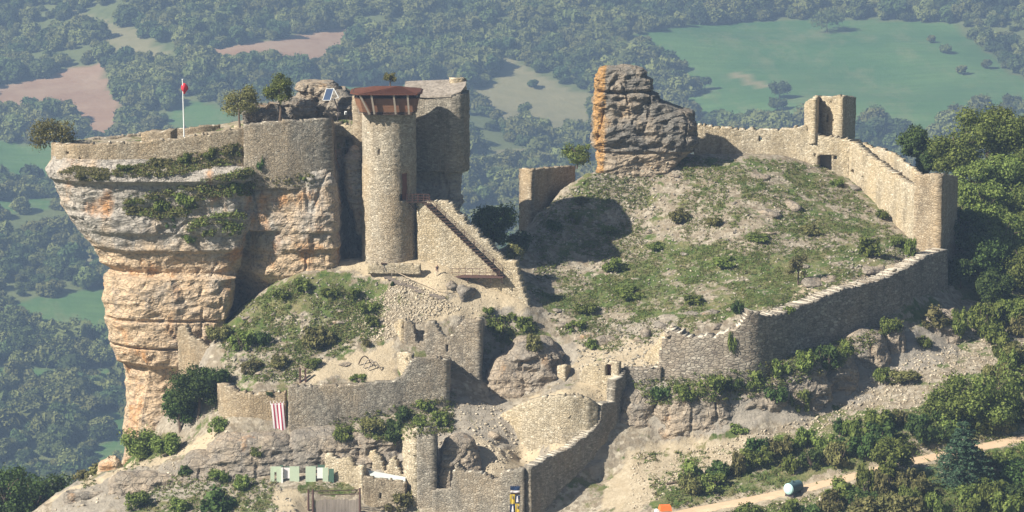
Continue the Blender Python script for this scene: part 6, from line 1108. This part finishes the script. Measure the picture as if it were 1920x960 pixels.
# person on the terrace
def person(px, py, height, label, rz=0):
    bb = [b_ for b_ in range(1, len(BVHS))]; o_ = Vector(CAM); h = BVHS[0].ray_cast(o_, (V(px, py, 0)-o_).normalized())[0]; h.y = min(h.y, -3.0); h.z = ground(h.x, h.y); e = empty('person', (h.x, h.y, h.z+.02), rz, label, 'person'); e['kind'] = 'thing'; s = height/1.75
    J = {'pel': (0, 0, .93, .15, .12), 'ch': (0, .0, 1.28, .17, .12), 'sh': (0, .01, 1.43, .15, .10), 'nk': (0, 0, 1.50, .06, .06), 'hd': (0, -.02, 1.62, .095, .11), 'tp': (0, -.01, 1.70, .085, .095),
      'hl': (-.10, 0, .86, .095, .10), 'kl': (-.13, -.04, .48, .065, .07), 'al': (-.15, .0, .09, .045, .05), 'fl': (-.17, -.15, .04, .04, .035), 'hr': (.10, 0, .86, .095, .10), 'kr': (.12, -.03, .48, .065, .07), 'ar': (.14, .02, .09, .045, .05), 'fr': (.17, -.12, .04, .04, .035),
      'sl': (-.19, .0, 1.40, .06, .06), 'el': (-.27, .03, 1.13, .042, .042), 'wl': (-.20, -.12, .93, .032, .032), 'dl': (-.17, -.17, .85, .042, .022), 'sr': (.19, 0, 1.40, .06, .06), 'er': (.28, .04, 1.13, .042, .042), 'wr': (.26, -.06, .88, .032, .032), 'drr': (.25, -.09, .80, .042, .022)}
    K = list(J); E = [('pel', 'ch'), ('ch', 'sh'), ('sh', 'nk'), ('nk', 'hd'), ('hd', 'tp'), ('pel', 'hl'), ('hl', 'kl'), ('kl', 'al'), ('al', 'fl'), ('pel', 'hr'), ('hr', 'kr'), ('kr', 'ar'), ('ar', 'fr'), ('sh', 'sl'), ('sl', 'el'), ('el', 'wl'), ('wl', 'dl'), ('sh', 'sr'), ('sr', 'er'), ('er', 'wr'), ('wr', 'drr')]
    for sx_, w_, d_ in ((-1, 'dl', Vector((-.17, -.17, .85))), (1, 'drr', Vector((.25, -.09, .80)))):
        for i_, (ox, L) in enumerate(((-.03, .07), (-.01, .085), (.012, .08), (.03, .06))):
            n1, n2 = w_+'a%d' % i_, w_+'b%d' % i_; J[n1] = (d_.x+ox, d_.y-.01, d_.z-L*.55, .010, .010); J[n2] = (d_.x+ox, d_.y-.035, d_.z-L, .008, .008); K += [n1, n2]; E += [(w_, n1), (n1, n2)]
        n1 = w_+'t'; J[n1] = (d_.x-sx_*.05, d_.y-.03, d_.z+.0, .011, .011); K.append(n1); E.append((w_, n1))
    me = bpy.data.meshes.new('body'); me.from_pydata([J[k_][:3] for k_ in K], [(K.index(a), K.index(b)) for a, b in E], []); o = bpy.data.objects.new('body', me); COL.objects.link(o)
    sm = o.modifiers.new('s', 'SKIN'); 
    for i, k_ in enumerate(K): me.skin_vertices[0].data[i].radius = (J[k_][3], J[k_][4])
    me.skin_vertices[0].data[0].use_root = True; ss = o.modifiers.new('u', 'SUBSURF'); ss.levels = ss.render_levels = 1
    dg = bpy.context.evaluated_depsgraph_get(); dg.update(); m2 = bpy.data.meshes.new_from_object(o.evaluated_get(dg)); bpy.data.objects.remove(o)
    m2.materials.clear(); [m2.materials.append(MATS[x_]) for x_ in ('skin', 'shirt_dark', 'trouser', 'hair_dark')]
    for p in m2.polygons:
        c = p.center; p.material_index = 3 if (c.z > 1.66 or (c.z > 1.56 and c.y > .02)) else (1 if (.97 < c.z < 1.47 and abs(c.x) < .24) or (1.2 < c.z < 1.44) else (2 if (.12 < c.z <= .97 and abs(c.x) < .20 and c.y > -.12) else (3 if c.z <= .12 else 0)))
    o = bpy.data.objects.new('body', m2); COL.objects.link(o); o.parent = e; o.scale = (s, s, s); m2.polygons.foreach_set('use_smooth', np.ones(len(m2.polygons), bool))
    # face: nose, eyes, ears
    mb = MB(); mb.bar((0, -.115, 1.63), (0, -.145, 1.605), .014, 5, .02); mb.box((-.1, 0, 1.62), (.02, .04, .06)); mb.box((.1, 0, 1.62), (.02, .04, .06)); q = mb.build('face', MATS['skin'], e); q.scale = (s, s, s)
    mb = MB(); mb.box((-.035, -.118, 1.645), (.025, .01, .012)); mb.box((.035, -.118, 1.645), (.025, .01, .012)); mb.box((0, -.118, 1.57), (.05, .01, .01)); q = mb.build('eyes_and_mouth', MATS['hair_dark'], e); q.scale = (s, s, s); return e
person(820, 507, 1.72, 'lone person in dark top and pale trousers standing on the terrace edge', .2)
# striped banner
e = top_empty('striped_banner', 522, 785, -23.2, 'red and white striped banner hanging on the terrace wall', 'banner')
m, nt, b = newmat('striped_cloth', .9); g = N(nt); sx = g.n('ShaderNodeSeparateXYZ'); g.l(g.coords('UV'), sx.inputs[0]); fr = g.math('FRACT', g.math('ADD', g.math('MULTIPLY', sx.outputs[0], 3.6), .02))
c = g.mix(g.ramp(fr, [(0.5, 0), (.53, 1)]), (.72, .68, .70), (.36, .045, .085)); g.l(c, b.inputs['Base Color'])
quadsheet('cloth', [V(508, 757, -23.2), V(531.5, 755, -23.2), V(536, 808, -23.35), V(514, 811, -23.35)], m, e, 14, 12, .05)
mb = MB(); [mb.bar(V(508+i*5.7, 759, -23.2), V(506.5+i*6.3, 751.5, -23.0), .07, 4, .03) for i in range(5)]; under(mb, 'ties', 'cloth_white', e)
for i, (px, lb) in enumerate(((563, 'rusty upright post behind the terrace wall, left of the pair'), (573, 'rusty upright post behind the terrace wall, right of the pair'))):
    h = cast(px, 716)[0]; mb = MB(); mb.box(h+Vector((0, 0, .8)), (.26, .26, 2.3)); mb.box(h+Vector((0, 0, 1.97)), (.32, .32, .06)); o = mb.build('wooden_post', MATS['rust']); tag(o, lb, 'post', 'pair of rusty posts', 'thing')
# row of green booths
YB = -30.4
def panel(par, name, x0, y0, x1, y1, mat, Y=YB, th=.12, lean=0):
    a, b, c, d = V(x0, y1, Y), V(x1, y1, Y), V(x1, y0, Y), V(x0, y0, Y); t = Vector((0, th, 0)); l = Vector((lean, 0, 0)); mb = MB(); mb.hexa([a, b, b+t, a+t, d+l, c+l, c+t+l, d+t+l]); return under(mb, name, mat, par)
gb_ = 'green painted booths on the terrace'
def booth(x0, x1, y1, label):
    e = top_empty('booth', (x0+x1)/2, y1, YB, label, 'booth', gb_); a, b = V(x0+1, y1, YB+.3), V(x1-1, y1, YB+.3); h_ = 2.5
    mb = MB(); d = Vector((0, 1.3, 0)); u = Vector((0, 0, h_)); mb.hexa([a+d, b+d, b+d+d*.06, a+d+d*.06, a+d+u, b+d+u, b+d+u+d*.06, a+d+u+d*.06]); under(mb, 'back_panel', 'green_deep', e); return e
e = booth(507, 531, 909, 'leftmost green booth with a narrow dark doorway'); panel(e, 'front_panel', 507, 875, 514.5, 904, 'green_paint'); panel(e, 'front_panel', 518.5, 878, 531, 912, 'green_paint', YB-.25); panel(e, 'lintel', 514.5, 875, 527, 885, 'green_paint', YB-.05); panel(e, 'edge_post', 527.5, 877, 530.5, 911, 'white_paint', YB-.38, .1)
e = booth(532, 562, 911, 'second green booth from the left, with a pale curtain over a dark hatch'); panel(e, 'curtain', 532, 877, 543, 897, 'cloth_white', YB-.02, .06); panel(e, 'front_panel', 543, 875, 561, 911, 'green_paint', YB-.1)
e = booth(573, 593, 910, 'third green booth from the left, a single tall pale green panel'); panel(e, 'front_panel', 573, 875, 592, 909, 'green_paint', YB-.1)
e = booth(594, 627, 908, 'rightmost green booth with a bright white curtain and a dark green door'); panel(e, 'curtain', 594.5, 877, 605, 897, 'white_paint', YB-.02, .06); panel(e, 'front_panel', 605, 877, 615.5, 907, 'green_paint', YB-.1); panel(e, 'door', 616.5, 879, 626, 907, 'green_deep', YB-.05)
# palisade
e = top_empty('palisade', 625, 958, -36, 'weathered plank palisade with tall dark posts at the bottom edge', 'fence'); YP = -35.6
mb = MB(); r_ = random.Random(6)
for i in range(34):
    px = 588+i*2.55; t = 936+r_.uniform(-2, 2.5)+(2 if px < 600 else 0); a = V(px, 985, YP); b = V(px+r_.uniform(-.4, .4), t, YP); mb.box((a+b)/2, (.17, .07, (b-a).z), r_.uniform(-.1, .1))
m, nt, b = newmat('palisade_planks'); g = N(nt); g.l(g.mix(g.noise(g.map(g.coords('Object'), (5.5, .5, .25)), 1, 4, .7), (.07, .055, .05), (.46, .40, .35)), b.inputs['Base Color']); under(mb, 'planks', m, e)
for px, t in ((578.5, 918), (587, 917), (675, 915)): mb = MB(); a, b = V(px, 990, YP-.1), V(px-.3, t, YP-.1); mb.bar(a, b, .17, 7, .14); under(mb, 'post', 'rust', e)
for (x0, y0, x1, y1) in ((578, 921, 675, 918.5), (600, 928, 675, 926)): mb = MB(); mb.bar(V(x0, y0, YP), V(x1, y1, YP), .07, 5); under(mb, 'rail', 'wood_dark', e)
# slanting grey sheet over the small chamber
mb = MB(); q = [V(700, 904, -33.2), V(760, 906, -33.6), V(760, 896, -31.6), V(690, 883, -31.0)]; up = Vector((0, 0, .12)); mb.hexa([q[0], q[1], q[2], q[3], q[0]+up, q[1]+up, q[2]+up, q[3]+up]); tag(mb.build('cover_sheet', MATS['slate_sheet']), 'slanting pale grey sheet covering the small chamber beside the fragment', 'cover sheet', kind='thing')
# heraldic banners on the front wall
e = top_empty('chequered_banner', 966, 935, -39.0, 'chequered yellow and navy banner hanging on the front wall', 'banner'); YS = -39.1
def cloth(name, x0, y0, x1, y1, mat, Y=YS): return quadsheet(name, [V(x0, y0, Y), V(x1, y0, Y), V(x1, y1, Y), V(x0, y1, Y)], mat, e, 6, 6, .03)
cloth('top_strip', 957, 911, 974.5, 919, 'navy_cloth'); mb = MB(); [mb.bar(V(958.5+i*3.2, 912, YS), V(959+i*3.2, 907, YS+.1), .05, 4, .03) for i in range(6)]; under(mb, 'ties', 'wood_grey', e)
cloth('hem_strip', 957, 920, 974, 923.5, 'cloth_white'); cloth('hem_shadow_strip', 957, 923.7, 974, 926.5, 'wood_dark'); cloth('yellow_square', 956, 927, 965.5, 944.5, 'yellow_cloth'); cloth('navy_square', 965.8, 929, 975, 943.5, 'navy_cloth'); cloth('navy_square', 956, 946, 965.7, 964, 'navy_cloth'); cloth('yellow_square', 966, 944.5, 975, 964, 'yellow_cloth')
for cx_, cy_ in ((970, 936), (961.3, 954)):
    mb = MB(); z_ = V(cx_, cy_, YS-.12); mb.bar(z_+Vector((0, 0, -.42)), z_+Vector((0, 0, .25)), .18, 7, .09); mb.bar(z_+Vector((0, 0, .25)), z_+Vector((0, 0, .45)), .10, 7, .06)
    for q in range(len(mb.v)): x_, y_, zz_ = mb.v[q]; mb.v[q] = (x_, z_.y+(y_-z_.y)*.15, zz_)
    under(mb, 'emblem', 'cloth_white', e)
for cx_, cy_ in ((961, 933), (970.5, 951)):
    mb = MB(); z_ = V(cx_, cy_, YS-.1); mb.bar(z_+Vector((0, 0, -.2)), z_+Vector((0, 0, .3)), .10, 7, .07)
    for q in range(len(mb.v)): x_, y_, zz_ = mb.v[q]; mb.v[q] = (x_, z_.y+(y_-z_.y)*.15, zz_)
    under(mb, 'emblem', 'wood_grey', e)
# water tank by the track
h = cast(1481, 929)[0]; e = empty('water_tank', h, 0, 'horizontal cylindrical water tank with a pale end, standing beside the dirt track', 'tank'); e['kind'] = 'thing'
ax = Vector((.62, .78, 0)).normalized(); c0 = Vector((-.25, -.6, 1.05)); R_ = .80
mb = MB(); mb.bar(c0, c0+ax*2.5, R_, 28); o = mb.build('tank_body', MATS['tank_dark'], e, False)
mb = MB(); mb.bar(c0-ax*.16, c0-ax*.002, R_*.86, 28, R_*1.01); mb.bar(c0-ax*.26, c0-ax*.161, R_*.55, 28, R_*.86); mb.build('end_cap', MATS['tank_teal'], e)
mb = MB(); mb.bar(c0+ax*.95+Vector((0, 0, .75)), c0+ax*.95+Vector((0, 0, 1.0)), .2, 12); mb.build('hatch', MATS['tank_dark'], e)
for k_ in (.3, 2.0):
    p = c0+ax*k_; mb = MB(); sd = Vector((-ax.y, ax.x, 0)); mb.hexa([p-sd*.7-ax*.12-Vector((0, 0, 1.15)), p+sd*.7-ax*.12-Vector((0, 0, 1.15)), p+sd*.7+ax*.12-Vector((0, 0, 1.15)), p-sd*.7+ax*.12-Vector((0, 0, 1.15)), p-sd*.62-ax*.12-Vector((0, 0, .45)), p+sd*.62-ax*.12-Vector((0, 0, .45)), p+sd*.62+ax*.12-Vector((0, 0, .45)), p-sd*.62+ax*.12-Vector((0, 0, .45))]); mb.build('cradle', MATS['steel_dark'], e)
# orange-topped white cabin at the bottom edge
h = cast(1247, 972)[0]; e = empty('site_cabin', h, .15, 'small white cabin with an orange top at the bottom edge beside the track', 'cabin'); e['kind'] = 'thing'; zt_ = float(P(1247, 956, h.y)[2])-h.z
mb = MB(); mb.box((0, 0, zt_/2), (1.5, 1.4, zt_)); mb.build('body', MATS['white_paint'], e); mb = MB(); mb.hexa([(-.82, -.78, zt_+.004), (.82, -.78, zt_+.004), (.82, .78, zt_+.004), (-.82, .78, zt_+.004), (-.7, -.5, zt_+.62), (.7, -.5, zt_+.62), (.7, .6, zt_+.62), (-.7, .6, zt_+.62)]); mb.build('roof', MATS['orange_plastic'], e)
mb = MB(); mb.box((-1.15, -.1, zt_*.45), (.6, .9, zt_*.9)); mb.bar((-1.15, -.5, zt_*.9), (-1.15, .3, zt_*.9), .28, 10); mb.build('side_box', MATS['white_paint'], e); mb = MB(); mb.box((.1, -.72, zt_*.42), (.5, .03, zt_*.7)); mb.build('door', MATS['steel_dark'], e)
# felled log on the bare ground
a, b = cast(1250, 909)[0], cast(1287, 902)[0]; mb = MB(); mb.bar(a+Vector((0, 0, .12)), b+Vector((0, 0, .15)), .16, 8, .11); m_ = a.lerp(b, .6); mb.bar(m_+Vector((0, 0, .12)), m_+Vector((.3, .2, .5)), .05, 5, .02); tag(mb.build('fallen_log', MATS['bark']), 'fallen log lying on bare ground above the thicket', 'log', kind='thing')
